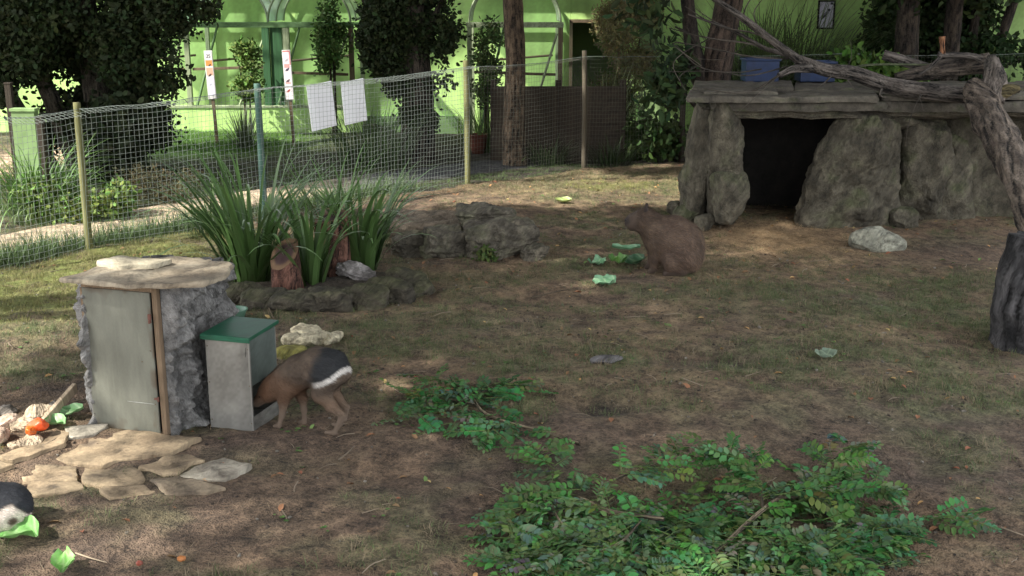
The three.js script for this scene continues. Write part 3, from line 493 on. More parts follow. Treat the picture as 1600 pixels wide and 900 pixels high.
{ // forked dark tree left of the shelter with broad leaves
  const R = rngOf(24), t = thing('forked_tree', 'dark forked tree with broad glossy leaves just left behind the stone shelter', 'tree', [2.75, 0, -16.6]);
  trunkPart(t, [V(0.1, -0.2, 0), V(0.12, 1, 0), V(0.18, 1.7, 0), V(0.32, 2.7, 0.05), V(0.5, 5, 0)], [0.26, 0.22, 0.2, 0.18, 0.12], [0.03, 0.022, 0.017], [0.085, 0.06, 0.045], 14);
  trunkPart(t, [V(0.05, 0.9, 0.02), V(-0.16, 1.6, 0.05), V(-0.3, 2.3, 0.1), V(-0.55, 4.2, 0.2)], [0.14, 0.12, 0.1, 0.06], [0.02, 0.016, 0.013], [0.06, 0.045, 0.035], 15, 'stem');
  for (const [x, y, z] of [[-0.75, 1.75, 0.3], [-0.8, 1.35, 0.35], [-0.5, 2.05, 0.3]]) trunkPart(t, [V(-0.05, y - 0.5, 0.05), V(x * 0.6, y - 0.1, z * 0.7), V(x, y, z)], [0.035, 0.022, 0.01], [0.03, 0.025, 0.02], [0.07, 0.06, 0.045], 16 + y, 'limb', 7);
  crownParts(t, 'big', [...clumped(R, 20, V(-0.55, 1.6, 0.3), V(0.16, 0.5, 0.15), 9, 0.14), ...clumped(R, 14, V(-0.75, 1.1, 0.3), V(0.3, 0.15, 0.2), 5, 0.15), ...clumped(R, 7, V(-1.0, 2.2, 0.4), V(0.4, 0.1, 0.2), 4, 0.18), ...clumped(R, 300, V(0.3, 5.2, 0), V(1.3, 0.8, 1), 14, 0.5)], R, [0.03, 0.06, 0.025], mat.leafD);
}
// woodland trunks at the right
[[1420, 19.2, 0.19, 'dark thick trunk right behind the dead branches'], [1487, 19.6, 0.15, 'dark trunk just right of the peeled branch stub'], [1517, 20.2, 0.08, 'slim dark trunk, left of a close pair at the upper right'], [1549, 19.9, 0.09, 'slim leaning dark trunk nearest the upper right corner']].forEach(([px, d, r, label], i) => {
  const p = Z(px, 60, d), R = rngOf(40 + i), t = thing('woodland_tree', label, 'tree', [p.x, 0, -d]);
  const lx = (i === 3 ? 0.35 : 0.06 * (i - 1));
  trunkPart(t, [V(-lx, -0.2, 0), V(0, 1.2, 0), V(lx, 2.6, 0), V(lx * 2, 6.5, 0)], [r * 1.25, r, r * 0.92, r * 0.5], [0.025, 0.02, 0.016], [0.065, 0.05, 0.036], 30 + i);
  crownParts(t, 'roof', [...clumped(R, 520, V(0.2, 6, 0.2), V(2, 1.4, 1.6), 18, 0.7), ...clumped(R, 70, V(0, 2.9, 0.1), V(0.6, 0.4, 0.4), 5, 0.3), ...clumped(R, 420, V(0.4, 3.8, 2.2), V(2.6, 0.7, 1.6), 24, 0.55)], R, [0.045, 0.085, 0.03], mat.leafD);  // last, low leaf layer is added out of view to keep skylight off the wall
});
function shrub(name, label, category, x, z, c, r, n, kind, base, seed, lumps = 10, lr = 0.25, m = mat.leafD) {
  const R = rngOf(seed), t = thing(name, label, category, at(x, z)), small = name === 'weed' ? 0.4 : name === 'wild_bush' || name === 'climbing_plant' || name === 'aviary_shrub' ? 0.62 : 1, pts = clumped(R, n, c, r, lumps, lr);
  for (let i = 0; i < 5; i++) { const a = R() * 6.28, q = V(c.x + Math.cos(a) * r.x * 0.5, c.y + r.y * 0.3, c.z + Math.sin(a) * r.z * 0.5); part('stem', limb([V(Math.cos(a) * 0.04, -0.05, Math.sin(a) * 0.04), V(q.x * 0.5, q.y * 0.55, q.z * 0.5), q], [0.018, 0.013, 0.005], { n: 6, seed: seed + i, color: barkTint([0.05, 0.04, 0.03], [0.1, 0.08, 0.05]) }), mat.bark, t); }
  crownParts(t, kind, pts, R, base, m, 'crown', small); return t;
}
const gz = (px, d) => Z(px, 100, d).x;
shrub('feathery_shrub', 'tall feathery grey-green shrub beside the dark doorway', 'shrub', gz(985, 20.1), -20.1, V(0, 1.9, 0), V(0.4, 0.9, 0.3), 620, 'fine', [0.19, 0.2, 0.1], 51, 16, 0.24);
shrub('feathery_shrub', 'low feathery shrub growing right of the dark doorway behind the screen', 'shrub', gz(965, 19.5), -19.5, V(0, 0.8, 0), V(0.3, 0.4, 0.2), 140, 'fine', [0.1, 0.12, 0.05], 52, 10, 0.2);
shrub('aviary_shrub', 'leafy shrub inside the aviary between the number boards', 'shrub', gz(383, 19.3), -19.3, V(0, 1.05, 0), V(0.2, 0.4, 0.2), 130, 'mid', [0.09, 0.17, 0.04], 53, 10, 0.17);
shrub('climbing_plant', 'leafy climber on the aviary posts right of the red-edged board', 'plant', gz(520, 19.55), -19.55, V(0, 1.55, 0), V(0.2, 0.75, 0.12), 170, 'mid', [0.06, 0.13, 0.035], 54, 12, 0.17);
shrub('climbing_plant', 'leafy plant growing in the aviary left of the bare trunk', 'plant', gz(760, 19.3), -19.3, V(0, 1.5, 0), V(0.22, 0.7, 0.15), 130, 'mid', [0.07, 0.13, 0.045], 55, 12, 0.17);
shrub('laurel_bush', 'dark bush at the foot of the forked tree', 'shrub', 2.15, -17.9, V(0, 0.35, 0), V(0.4, 0.3, 0.3), 90, 'mid', [0.035, 0.07, 0.02], 56, 10, 0.25);
shrub('green_bush', 'bright green low bush behind the shelter roof', 'shrub', gz(1375, 17.2), -17.2, V(0, 1.05, 0), V(0.75, 0.5, 0.35), 520, 'mid', [0.07, 0.15, 0.03], 57, 16, 0.22);
shrub('wild_bush', 'small sunlit leafy bush beside the path by the left fence post', 'shrub', -4.95, -13.0, V(0, 0.22, 0), V(0.5, 0.22, 0.35), 300, 'mid', [0.11, 0.19, 0.05], 58, 10, 0.16);
shrub('wild_bush', 'twiggy greyish bush beyond the path right of the left fence post', 'shrub', -4.3, -14.1, V(0, 0.28, 0), V(0.45, 0.25, 0.3), 150, 'fine', [0.085, 0.09, 0.05], 59, 10, 0.18);
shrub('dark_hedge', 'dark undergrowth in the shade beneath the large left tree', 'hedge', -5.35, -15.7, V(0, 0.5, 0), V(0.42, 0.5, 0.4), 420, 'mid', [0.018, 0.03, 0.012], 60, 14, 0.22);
shrub('woodland_bush', 'dark evergreen bush among the trunks at the upper right', 'shrub', gz(1440, 20.4), -20.4, V(0, 1.3, 0), V(1.0, 1.2, 0.4), 700, 'mid', [0.03, 0.06, 0.02], 61, 18, 0.35);
shrub('woodland_bush', 'dark bush in the upper right corner behind the fence', 'shrub', gz(1585, 19.6), -19.6, V(0.2, 0.9, 0), V(0.9, 0.9, 0.4), 600, 'mid', [0.035, 0.075, 0.025], 62, 16, 0.32);
shrub('woodland_bush', 'tall dark bush added to darken the wall between the two right-hand trunks', 'shrub', gz(1500, 20.6), -20.6, V(0, 1.5, 0), V(0.7, 1.3, 0.3), 480, 'mid', [0.025, 0.05, 0.018], 64, 20, 0.28);  // bush put in to darken the bright wall behind it
shrub('woodland_bush', 'low dark bush under the framed bird picture behind the fence', 'shrub', gz(1320, 19.1), -19.1, V(0, 0.75, 0), V(1.1, 0.7, 0.3), 520, 'mid', [0.035, 0.07, 0.02], 65, 22, 0.26);
shrub('woodland_bush', 'dark bush added behind the thick trunk to darken the green wall', 'shrub', gz(1385, 20.7), -20.7, V(0, 1.6, 0), V(0.35, 1.2, 0.25), 170, 'mid', [0.03, 0.06, 0.02], 66, 14, 0.22);  // added foliage, stands in for shade on this stretch of wall
bladeClump('bamboo', 'tall pale bamboo-like grass against the green wall behind the shelter', 'tall grass', at(gz(1180, 20), -20), 520, 2.9, 0.75, 0.026, [0.05, 0.09, 0.03], [0.13, 0.18, 0.06], 71, { droop: 0.9, leanMax: 0.35 });
bladeClump('bamboo', 'tall bamboo-like grass just left of the framed bird picture', 'tall grass', at(gz(1245, 20.2), -20.2), 460, 2.8, 0.6, 0.026, [0.05, 0.09, 0.03], [0.12, 0.17, 0.06], 72, { droop: 0.9, leanMax: 0.35 });
bladeClump('spiky_plant', 'spiky grey-green plant in front of the low aviary wall', 'plant', at(gz(375, 18.4), -18.4), 110, 0.75, 0.1, 0.022, [0.08, 0.11, 0.05], [0.2, 0.26, 0.13], 73, { droop: 0.25, leanMax: 1.3 });
bladeClump('ornamental_grass', 'lush bright grass clump behind the fence at the far left', 'grass clump', at(-5.55, -13.3), 260, 1.1, 0.4, 0.022, [0.06, 0.14, 0.03], [0.17, 0.33, 0.07], 74, { droop: 1.2, leanMax: 0.8 });
bladeClump('ornamental_grass', 'smaller arching grass clump on the path edge at far left', 'grass clump', at(-5.35, -12.8), 150, 0.6, 0.3, 0.016, [0.08, 0.15, 0.04], [0.25, 0.36, 0.12], 75, { droop: 1.5, leanMax: 0.9 });
bladeClump('ornamental_grass', 'tall dim grass growing behind the white sheets', 'grass clump', at(-2.1, -17.2), 260, 1.1, 0.6, 0.018, [0.04, 0.08, 0.02], [0.1, 0.17, 0.05], 76, { droop: 0.9, leanMax: 0.6 });
bladeClump('ornamental_grass', 'dim grass at the foot of the board screen, left of the rear grey post', 'grass clump', at(0.55, -17.4), 160, 0.5, 0.3, 0.014, [0.035, 0.07, 0.02], [0.08, 0.13, 0.04], 81, { droop: 0.9, leanMax: 0.7 });
bladeClump('ornamental_grass', 'dim grass at the foot of the board screen, right of the rear grey post', 'grass clump', at(1.5, -17.5), 160, 0.5, 0.32, 0.014, [0.035, 0.07, 0.02], [0.08, 0.13, 0.04], 82, { droop: 0.9, leanMax: 0.7 });
bladeClump('ornamental_grass', 'pale lit grass standing above the dark board screen', 'grass clump', at(gz(950, 18.8), -18.8), 160, 1.45, 0.35, 0.016, [0.1, 0.15, 0.05], [0.36, 0.42, 0.2], 77, { droop: 0.5, leanMax: 0.4 });
bladeClump('spiky_plant', 'pale spiky plant below the dark doorway above the board screen', 'plant', at(gz(900, 18.6), -18.6), 60, 1.2, 0.12, 0.025, [0.1, 0.15, 0.07], [0.3, 0.36, 0.2], 78, { droop: 0.5, leanMax: 0.6 });
bladeClump('ornamental_grass', 'green grass clump left of the board screen behind a fence post', 'grass clump', at(gz(755, 19), -19), 180, 1.0, 0.35, 0.016, [0.07, 0.14, 0.03], [0.2, 0.32, 0.08], 79, { droop: 0.9, leanMax: 0.6 });
bladeClump('ornamental_grass', 'dim green grass right of the board screen', 'grass clump', at(2.2, -18.9), 220, 0.9, 0.45, 0.018, [0.06, 0.12, 0.03], [0.14, 0.24, 0.06], 80, { droop: 0.9, leanMax: 0.6 });

// ---------------------------------------------------------------- stone shelter
const stoneTint = (v, f, u) => { let c = mixc([0.064, 0.056, 0.039], [0.165, 0.147, 0.106], f * 0.5 + 0.5); return mixc(c, [0.05, 0.065, 0.02], clamp((u ?? 0) * 0.5 + f * 0.8 - 0.15) * 0.8); };
{
  const B = V(3.6, 0, -12.8), t = thing('stone_shelter', 'low shelter of grey boulders under layered stone slabs with dark openings', 'animal shelter', B);
  const put = (name, g, p, ry = 0, m = mat.rock, label) => { const o = part(name, g, m, t); o.position.set(p.x - B.x, p.y - B.y, p.z - B.z); o.rotation.y = ry; if (label) o.userData.label = label; return o; };
  const R = (px, py, z, w, h, d, seed, o = {}) => put('boulder', rock(w, h, d, seed, { tint: stoneTint, detail: 22, ...o }), Z(px, py, z));
  R(1094, 262, 12.75, 0.44, 1.36, 0.7, 101, { rough: 0.06, n: 4 }); R(1130, 252, 12.45, 0.36, 1.4, 0.5, 102, { rough: 0.06, n: 4.5 }); R(1140, 308, 12.22, 0.42, 0.56, 0.4, 103, { detail: 18, n: 4, rough: 0.05 });
  { const g = rock(1.12, 1.36, 0.6, 104, { tint: stoneTint, detail: 40, rough: 0.06, n: 4.4, cuts: 5, strata: 0.25 }), p = g.attributes.position; for (let i = 0; i < p.count; i++) { const y = p.getY(i) / 1.36 + 0.5; p.setX(i, p.getX(i) * lerp(1.1, 0.68, y) + 0.2 * (y - 0.5)); } g.computeVertexNormals(); put('boulder', g, Z(1338, 275, 12.5), 0.1); }
  R(1440, 262, 12.75, 0.56, 1.36, 0.6, 105, { rough: 0.07, n: 4 }); R(1480, 290, 12.95, 0.6, 1.2, 0.6, 106, { n: 4 }); R(1530, 262, 13.1, 1.0, 1.46, 0.5, 107, { rough: 0.035, n: 6, cuts: 2 }); R(1425, 240, 13.0, 0.6, 1.4, 0.4, 112, { n: 5 }); R(1408, 345, 12.5, 0.34, 0.3, 0.34, 108);
  R(1660, 280, 12.7, 0.6, 1.35, 0.7, 110);
  R(1385, 190, 12.72, 0.8, 0.22, 0.5, 111, { rough: 0.05 });
  // walls behind, coloured near black so that the openings read as deep shade
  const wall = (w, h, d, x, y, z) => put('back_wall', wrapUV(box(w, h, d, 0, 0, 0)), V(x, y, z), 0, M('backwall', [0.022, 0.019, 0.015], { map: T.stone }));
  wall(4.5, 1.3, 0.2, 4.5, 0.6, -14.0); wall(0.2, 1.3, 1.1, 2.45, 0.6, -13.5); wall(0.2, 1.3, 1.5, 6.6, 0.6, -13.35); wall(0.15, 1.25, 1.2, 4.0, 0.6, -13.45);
  // roof: lintel and layered slabs
  const lint = (px0, px1, py, z, h, d, seed) => { const a = Z(px0, py, z), b = Z(px1, py, z); put('lintel', rock(b.x - a.x, h, d, seed, { n: 9, cuts: 2, rough: 0.05, freq: 4, detail: 22, tint: (v, f, u) => mixc(stoneTint(v, f, u), [0.085, 0.07, 0.05], 0.4), strata: 1 }), V((a.x + b.x) / 2, a.y, -z - d / 2 + 0.1)); };
  lint(1128, 1400, 173, 12.42, 0.17, 0.5, 121); lint(1380, 1720, 176, 12.5, 0.17, 0.5, 122);
  const layer = (pts, y, th, seed, k = 1) => put('roof_slab', slab(pts.map(([px, z]) => [(px - 800) / 1800 * (z * 0.9697 + (CAM_H - y) * 0.2445) - B.x, -z - B.z]), th, seed, (v, f) => { const c = mixc([0.075, 0.064, 0.048], [0.165, 0.148, 0.115], f * 0.5 + 0.5).map((q) => q * k); return mixc(c, [0.055, 0.065, 0.022], clamp(f * 1.6 - 0.5) * 0.8); }, 0.014), V(B.x, y, B.z), 0, mat.slab);
  layer([[1112, 12.3], [1250, 12.22], [1385, 12.3], [1400, 13.9], [1110, 13.9]], 1.375, 0.1, 131, 0.85); layer([[1376, 12.36], [1520, 12.3], [1730, 12.36], [1720, 13.9], [1372, 13.9]], 1.37, 0.11, 132, 0.7);
  layer([[1074, 12.2], [1180, 12.1], [1290, 12.16], [1372, 12.2], [1366, 13.0], [1078, 13.0]], 1.44, 0.065, 133); layer([[1378, 12.36], [1470, 12.26], [1560, 12.34], [1550, 13.1], [1374, 13.1]], 1.435, 0.06, 134, 0.85); layer([[1556, 12.4], [1740, 12.3], [1740, 13.1], [1556, 13.1]], 1.44, 0.06, 135, 0.9);
  layer([[1082, 12.95], [1240, 12.92], [1236, 14.05], [1086, 14.0]], 1.475, 0.07, 136, 0.95); layer([[1240, 12.9], [1420, 12.95], [1416, 14.0], [1244, 14.05]], 1.46, 0.07, 137, 0.85); layer([[1420, 13], [1730, 12.95], [1720, 14], [1424, 14]], 1.465, 0.07, 138, 0.9);
  layer([[1100, 12.4], [1215, 12.36], [1210, 12.85], [1106, 12.8]], 1.475, 0.035, 139, 1.05); layer([[1500, 12.45], [1545, 12.42], [1552, 12.7], [1498, 12.75]], 1.475, 0.035, 140, 1.1);
}
[[1076, 342, 0.34, 0.24, 'mossy stone at the left foot of the stone shelter'], [1100, 352, 0.26, 0.2, 'small grey stone tucked in front of the shelter\'s left boulder'], [1058, 330, 0.24, 0.2, 'half hidden mossy stone leftmost by the shelter']].forEach(([px, py, w, h, l], i) => { const p = on(px, py + 8); solo('stone', rock(w, h, w * 0.8, 150 + i, { tint: stoneTint }), mat.rock, l, 'stone', V(p.x, p.y + h * 0.38, p.z), i); });
{ const p = on(1370, 388); solo('stone', rock(0.56, 0.26, 0.36, 160, { tint: (v, f, u) => mixc([0.2, 0.2, 0.155], [0.34, 0.34, 0.27], f * 0.5 + 0.5), detail: 20 }), mat.rock, 'pale rounded stone lying in front of the shelter\'s big boulder', 'stone', V(p.x, p.y + 0.08, p.z)); }

// dead branches thrown over the shelter
const greyBark = barkTint([0.06, 0.05, 0.042], [0.16, 0.14, 0.122]), paleTwig = barkTint([0.095, 0.08, 0.064], [0.22, 0.19, 0.155]), darkBark = barkTint([0.05, 0.04, 0.033], [0.14, 0.115, 0.09]);
const zs3 = (list) => list.map(([px, py, z]) => Z(px, py, z));
{
  const base = Z(1340, 130, 12.5), t = thing('dead_branch', 'long grey dead branch with a fan of bare twigs lying on the shelter roof', 'branch', base);
  const add = (name, pts, radii, o = {}) => part(name, limb(zs3(pts).map((q) => q.sub(base)), radii, { color: greyBark, rough: 0.12, seed: pts[0][0] * 0.37 + pts[0][1], ...o }), mat.bark, t);
  add('limb', [[1512, 149, 12.15], [1440, 141, 12.2], [1385, 132, 12.3], [1330, 114, 12.35], [1285, 108, 12.4], [1244, 93, 12.4]], [0.088, 0.092, 0.085, 0.078, 0.07, 0.055], { n: 14 });
  add('limb', [[1252, 97, 12.4], [1205, 62, 12.3], [1160, 28, 12.2], [1110, -6, 12.1], [1060, -40, 12]], [0.052, 0.04, 0.036, 0.026, 0.018]);
  add('limb', [[1272, 105, 12.42], [1225, 84, 12.5], [1196, 76, 12.5], [1150, 50, 12.5], [1075, 22, 12.5]], [0.042, 0.03, 0.024, 0.017, 0.008]);
  add('limb', [[1268, 108, 12.36], [1240, 108, 12.3], [1217, 118, 12.2]], [0.045, 0.04, 0.028]);
  for (const [pts, r] of [
    [[[1225, 84, 12.5], [1170, 68, 12.5], [1110, 60, 12.5], [1046, 44, 12.5]], 0.014], [[[1232, 92, 12.4], [1170, 88, 12.3], [1112, 76, 12.3], [1052, 68, 12.2], [1096, 103, 12.1]], 0.01],
    [[[1190, 108, 12.4], [1150, 113, 12.4], [1092, 104, 12.3], [1056, 70, 12.3]], 0.009], [[[1230, 104, 12.4], [1170, 118, 12.3], [1118, 112, 12.2], [1045, 112, 12.2]], 0.008],
    [[[1205, 62, 12.3], [1178, 52, 12.4], [1120, 40, 12.5], [1070, 10, 12.5]], 0.012], [[[1160, 28, 12.2], [1166, 10, 12.2], [1180, -12, 12.2]], 0.01], [[[1185, 45, 12.3], [1178, 20, 12.3], [1190, 0, 12.3]], 0.009],
    [[[1150, 50, 12.5], [1110, 30, 12.6], [1085, 12, 12.6]], 0.008], [[[1217, 118, 12.2], [1180, 140, 12.15], [1145, 145, 12.1], [1098, 138, 12.1]], 0.014], [[[1217, 116, 12.2], [1205, 130, 12.1], [1186, 146, 12.05], [1150, 180, 12]], 0.007],
    [[[1300, 118, 12.35], [1285, 132, 12.2], [1273, 139, 12.15]], 0.01], [[[1110, 60, 12.5], [1075, 78, 12.5], [1052, 100, 12.4], [1070, 140, 12.2]], 0.008], [[[1090, 103, 12.3], [1062, 120, 12.2], [1072, 142, 12.1]], 0.006], [[[1170, 68, 12.5], [1130, 92, 12.4], [1090, 92, 12.4]], 0.006],
    [[[1440, 147, 12.1], [1428, 170, 12], [1418, 200, 11.95], [1415, 228, 11.95]], 0.006], [[[1436, 148, 12.1], [1444, 180, 12], [1440, 212, 12]], 0.004], [[[1378, 140, 12.2], [1376, 150, 12.1], [1388, 152, 12.1]], 0.014], [[[1325, 125, 12.3], [1332, 135, 12.1], [1336, 142, 12.05]], 0.01], [[[1322, 108, 12.3], [1330, 90, 12.4], [1329, 62, 12.5]], 0.005],
  ]) add('twig', pts, [r, r * 0.75, r * 0.4], { color: paleTwig, n: 6, rough: 0.05 });
}
{
  const base = Z(1470, 115, 12.9), t = thing('dead_branch', 'short dark log with a cut end lying behind the long grey branch', 'log', base), add = (name, pts, r, c = darkBark, n = 12) => part(name, limb(zs3(pts).map((q) => q.sub(base)), r, { color: c, n, rough: 0.12, seed: pts[0][0] }), mat.bark, t);
  add('limb', [[1546, 98, 12.5], [1500, 103, 12.7], [1450, 112, 12.8], [1400, 122, 12.8]], [0.1, 0.1, 0.085, 0.06]); add('limb', [[1460, 112, 12.9], [1420, 98, 13], [1380, 86, 13.1]], [0.06, 0.062, 0.056], greyBark);
  add('limb', [[1548, 98, 12.5], [1518, 88, 12.5], [1472, 86, 12.5], [1466, 84, 12.5]], [0.045, 0.036, 0.03, 0.03], greyBark); add('twig', [[1470, 88, 12.5], [1452, 106, 12.45], [1436, 116, 12.4]], [0.022, 0.018, 0.012], greyBark, 7);
  add('twig', [[1320, 109, 12.6], [1352, 102, 12.7], [1452, 101, 12.8]], [0.01, 0.013, 0.012], barkTint([0.08, 0.1, 0.05], [0.16, 0.18, 0.1]), 6);
  const s = add('stub', [[1473, 84, 12.5], [1472, 70, 12.5], [1472, 57, 12.5]], [0.028, 0.026, 0.034], barkTint([0.22, 0.09, 0.04], [0.42, 0.2, 0.1]), 9); s.userData.label = 'peeled orange-brown branch stub';
}
{ // leaning trunk
  const base = Z(1640, 395, 8.6), t = thing('leaning_trunk', 'rough barked dead trunk leaning from the right edge onto the shelter roof', 'trunk', base);
  const loc = (l) => zs3(l).map((q) => q.sub(base));
  part('trunk', limb(loc([[1524, 138, 11.9], [1545, 180, 11.4], [1572, 232, 10.6], [1600, 300, 9.6], [1632, 390, 8.7]]), [0.13, 0.165, 0.15, 0.125, 0.13], { color: barkTint([0.055, 0.042, 0.032], [0.185, 0.148, 0.115]), n: 26, rough: 0.14, freq: 12, seed: 5, seg: 90 }), mat.bark, t);
  part('limb', limb(loc([[1546, 160, 11.7], [1553, 125, 11.8], [1549, 95, 12.1]]), [0.13, 0.115, 0.075], { color: barkTint([0.06, 0.05, 0.04], [0.2, 0.17, 0.145]), n: 16, rough: 0.16, seed: 6 }), mat.bark, t);
  part('limb', limb(loc([[1545, 152, 11.75], [1575, 140, 11.7], [1592, 138, 11.7]]), [0.09, 0.07, 0.04], { color: barkTint([0.07, 0.06, 0.03], [0.2, 0.16, 0.07]), n: 10, rough: 0.2, seed: 8 }), mat.bark, t);
  const R = rngOf(9); for (let i = 0; i < 9; i++) { const k = R(), a = [lerp(1530, 1600, k) + R() * 30 - 20, lerp(150, 300, k), lerp(11.55, 9.4, k) - 0.12]; part('ivy_stem', limb(loc([a, [a[0] + 14 + R() * 10, a[1] + 22, a[2] - 0.1], [a[0] + 18 + R() * 24, a[1] + 50, a[2] - 0.45]]), [0.006, 0.007, 0.004], { n: 5, color: paleTwig, seed: i }), mat.bark, t); }
}
{ const p = on(1602, 538), t = thing('tree_stump', 'blackened rough tree stump standing at the right edge of the lawn', 'stump', p); part('trunk', limb([V(0.02, -0.15, 0), V(0, 0.12, 0), V(-0.01, 0.45, 0), V(0.02, 0.8, 0)], [0.25, 0.24, 0.235, 0.2], { color: barkTint([0.012, 0.012, 0.013], [0.075, 0.072, 0.072]), n: 40, rough: 0.17, freq: 16, seed: 33, seg: 50 }), mat.bark, t); }
// blue tubs behind the roof
[[1190, 99, 50, 26, 'blue plastic tub lying behind the twigs on the shelter roof'], [1277, 95, 52, 22, 'dark blue plastic tub right on the rear of the shelter roof']].forEach(([px, py, w, h, l], i) => {
  const z = 13.85, p = Z(px, py + h / 2, z), W = w / 128, H = h / 128 + 0.05, t = thing('plastic_tub', l, 'tub', [p.x, 1.475, -z - 0.1]);
  const wall = (a, b, c, x, y, zz) => box(a, b, c, x, y, zz, 0, 0, 0, 0.01);
  part('body', merge([wall(W, H, 0.02, 0, H / 2, 0.15), wall(W, H, 0.02, 0, H / 2, -0.15), wall(0.02, H, 0.28, -W / 2 + 0.01, H / 2, 0), wall(0.02, H, 0.28, W / 2 - 0.01, H / 2, 0), wall(W - 0.04, 0.02, 0.28, 0, 0.01, 0)]), mat.blue, t); part('rim', merge([wall(W + 0.04, 0.03, 0.03, 0, H, 0.155), wall(W + 0.04, 0.03, 0.03, 0, H, -0.155), wall(0.03, 0.03, 0.28, -W / 2 - 0.005, H, 0), wall(0.03, 0.03, 0.28, W / 2 + 0.005, H, 0)]), mat.blue, t);
});

// ---------------------------------------------------------------- rockery in the middle
const rockeryTint = (v, f, u) => mixc(mixc([0.085, 0.074, 0.055], [0.2, 0.178, 0.135], f * 0.5 + 0.5), [0.09, 0.105, 0.045], clamp(f * 1.2 + 0.1) * 0.5);
[[757, 333, 0.56, 0.17, 0.45, 'flat topmost slab of the rockery beside the iris bed', 11.35, 0.1], [766, 355, 0.6, 0.17, 0.5, 'thick second slab of the rockery under the topmost slab', 11.15, -0.1], [783, 378, 0.72, 0.42, 0.5, 'large layered boulder at the right front of the rockery', 10.95, 0.12], [692, 384, 0.5, 0.34, 0.45, 'squat boulder at the middle front of the rockery', 10.95, 0.3], [646, 386, 0.42, 0.3, 0.5, 'low brownish boulder at the left end of the rockery', 11.05, 0], [834, 397, 0.26, 0.17, 0.3, 'small dark stone at the right foot of the rockery', 10.8, 0.3]].forEach(([px, py, w, h, d, l, z, ry], i) => {
  solo('rockery_stone', rock(w, h, d, 200 + i, { tint: rockeryTint, detail: 24, rough: 0.08, n: 5, cuts: 5, strata: 0.9 }), mat.rock, l, 'rock', Z(px, py, z), ry);
});
{ const p = Z(655, 352, 11.6), q = solo('rockery_stone', rock(1.0, 0.24, 0.9, 209, { tint: (v, f, u) => mixc([0.16, 0.125, 0.09], [0.24, 0.195, 0.14], f * 0.5 + 0.5), detail: 20, n: 3 }), mat.rock, 'broad low earth-covered rock at the rear left of the rockery', 'rock', V(p.x + 0.05, p.y, p.z), 0.2); q.rotation.z = -0.03; }
shrub('weed', 'small green weed growing from the front of the rockery', 'weed', ...xz(758, 412), V(0, 0.07, 0), V(0.06, 0.06, 0.04), 14, 'mid', [0.07, 0.12, 0.035], 63, 4, 0.05);

// ---------------------------------------------------------------- iris bed with stone rim
{
  const rim = [[372, 470], [420, 479], [468, 485], [516, 485], [566, 480], [610, 470], [640, 455]], t0 = on(500, 470);
  const bed = thing('raised_bed', 'low raised bed edged with dark mossy stones around the iris clumps', 'flower bed', t0);
  rim.forEach(([px, py], i) => { const p = on(px, py), big = i > 2 ? 1.1 : 0.85; const o = part('edging_stone', rock(0.46, 0.24 * big, 0.3, 230 + i, { detail: 20, rough: 0.09, n: 4, tint: (v, f, u) => mixc(mixc([0.045, 0.04, 0.03], [0.115, 0.1, 0.07], f * 0.5 + 0.5), [0.055, 0.062, 0.022], clamp(u * 0.7 + f * 0.5 - 0.1) * 0.8) }), mat.rock, bed); o.position.set(p.x - t0.x, p.y - t0.y + 0.04, p.z - t0.z - 0.05); o.rotation.y = [0.3, 0.2, 0.1, 0, -0.15, -0.35, -0.7][i]; });
  const pos = [[0, 0.11, -0.35]], idx = [], cl = [[0.05, 0.04, 0.03]]; for (let i = 0; i <= 28; i++) { const a = i / 28 * 6.2832; pos.push([Math.cos(a) * 0.78, 0.06 + 0.03 * Math.sin(a * 5), -0.35 + Math.sin(a) * 0.42]); cl.push(mixc([0.05, 0.04, 0.03], [0.09, 0.07, 0.05], 0.5 + 0.5 * Math.sin(i * 2.3))); if (i) idx.push(0, i, i + 1); }
  for (let i = 0; i < idx.length; i += 3) [idx[i + 1], idx[i + 2]] = [idx[i + 2], idx[i + 1]];
  part('soil', geoOf(pos.flat(), idx, cl.flat(), pos.flatMap((q) => [q[0], q[2]])), mat.ground, bed);
}
const irisA = [0.06, 0.115, 0.028], irisB = [0.15, 0.28, 0.085];
{ const P = (px, py) => { const p = on(px, py); p.y += 0.05; return p; };
  bladeClump('iris_clump', 'largest iris clump of long upright leaves, left in the raised bed', 'iris plant', P(395, 446), 120, 1.36, 0.19, 0.05, irisA, irisB, 301, { each: true, droop: 0.95, leanMax: 0.75 });
  bladeClump('iris_clump', 'narrow iris clump between the two cut stumps', 'iris plant', P(487, 455), 52, 1.15, 0.1, 0.05, irisA, irisB, 302, { each: true, droop: 0.8, leanMax: 0.5 });
  bladeClump('iris_clump', 'iris clump at the right of the raised bed behind the silvery wood', 'iris plant', P(566, 428), 74, 1.14, 0.13, 0.05, irisA, irisB, 303, { each: true, droop: 0.85, leanMax: 0.55 });
  bladeClump('iris_clump', 'thin loose iris clump far left against the wire fence', 'iris plant', at(-3.1, -11.75), 50, 0.75, 0.25, 0.022, [0.07, 0.12, 0.04], [0.15, 0.24, 0.09], 304, { each: true, droop: 0.9, leanMax: 0.8 });
  bladeClump('iris_clump', 'sparse rear iris clump behind the taller stump', 'iris plant', P(520, 408), 46, 1.2, 0.16, 0.027, irisA, irisB, 305, { each: true, droop: 0.8, leanMax: 0.8 });
}
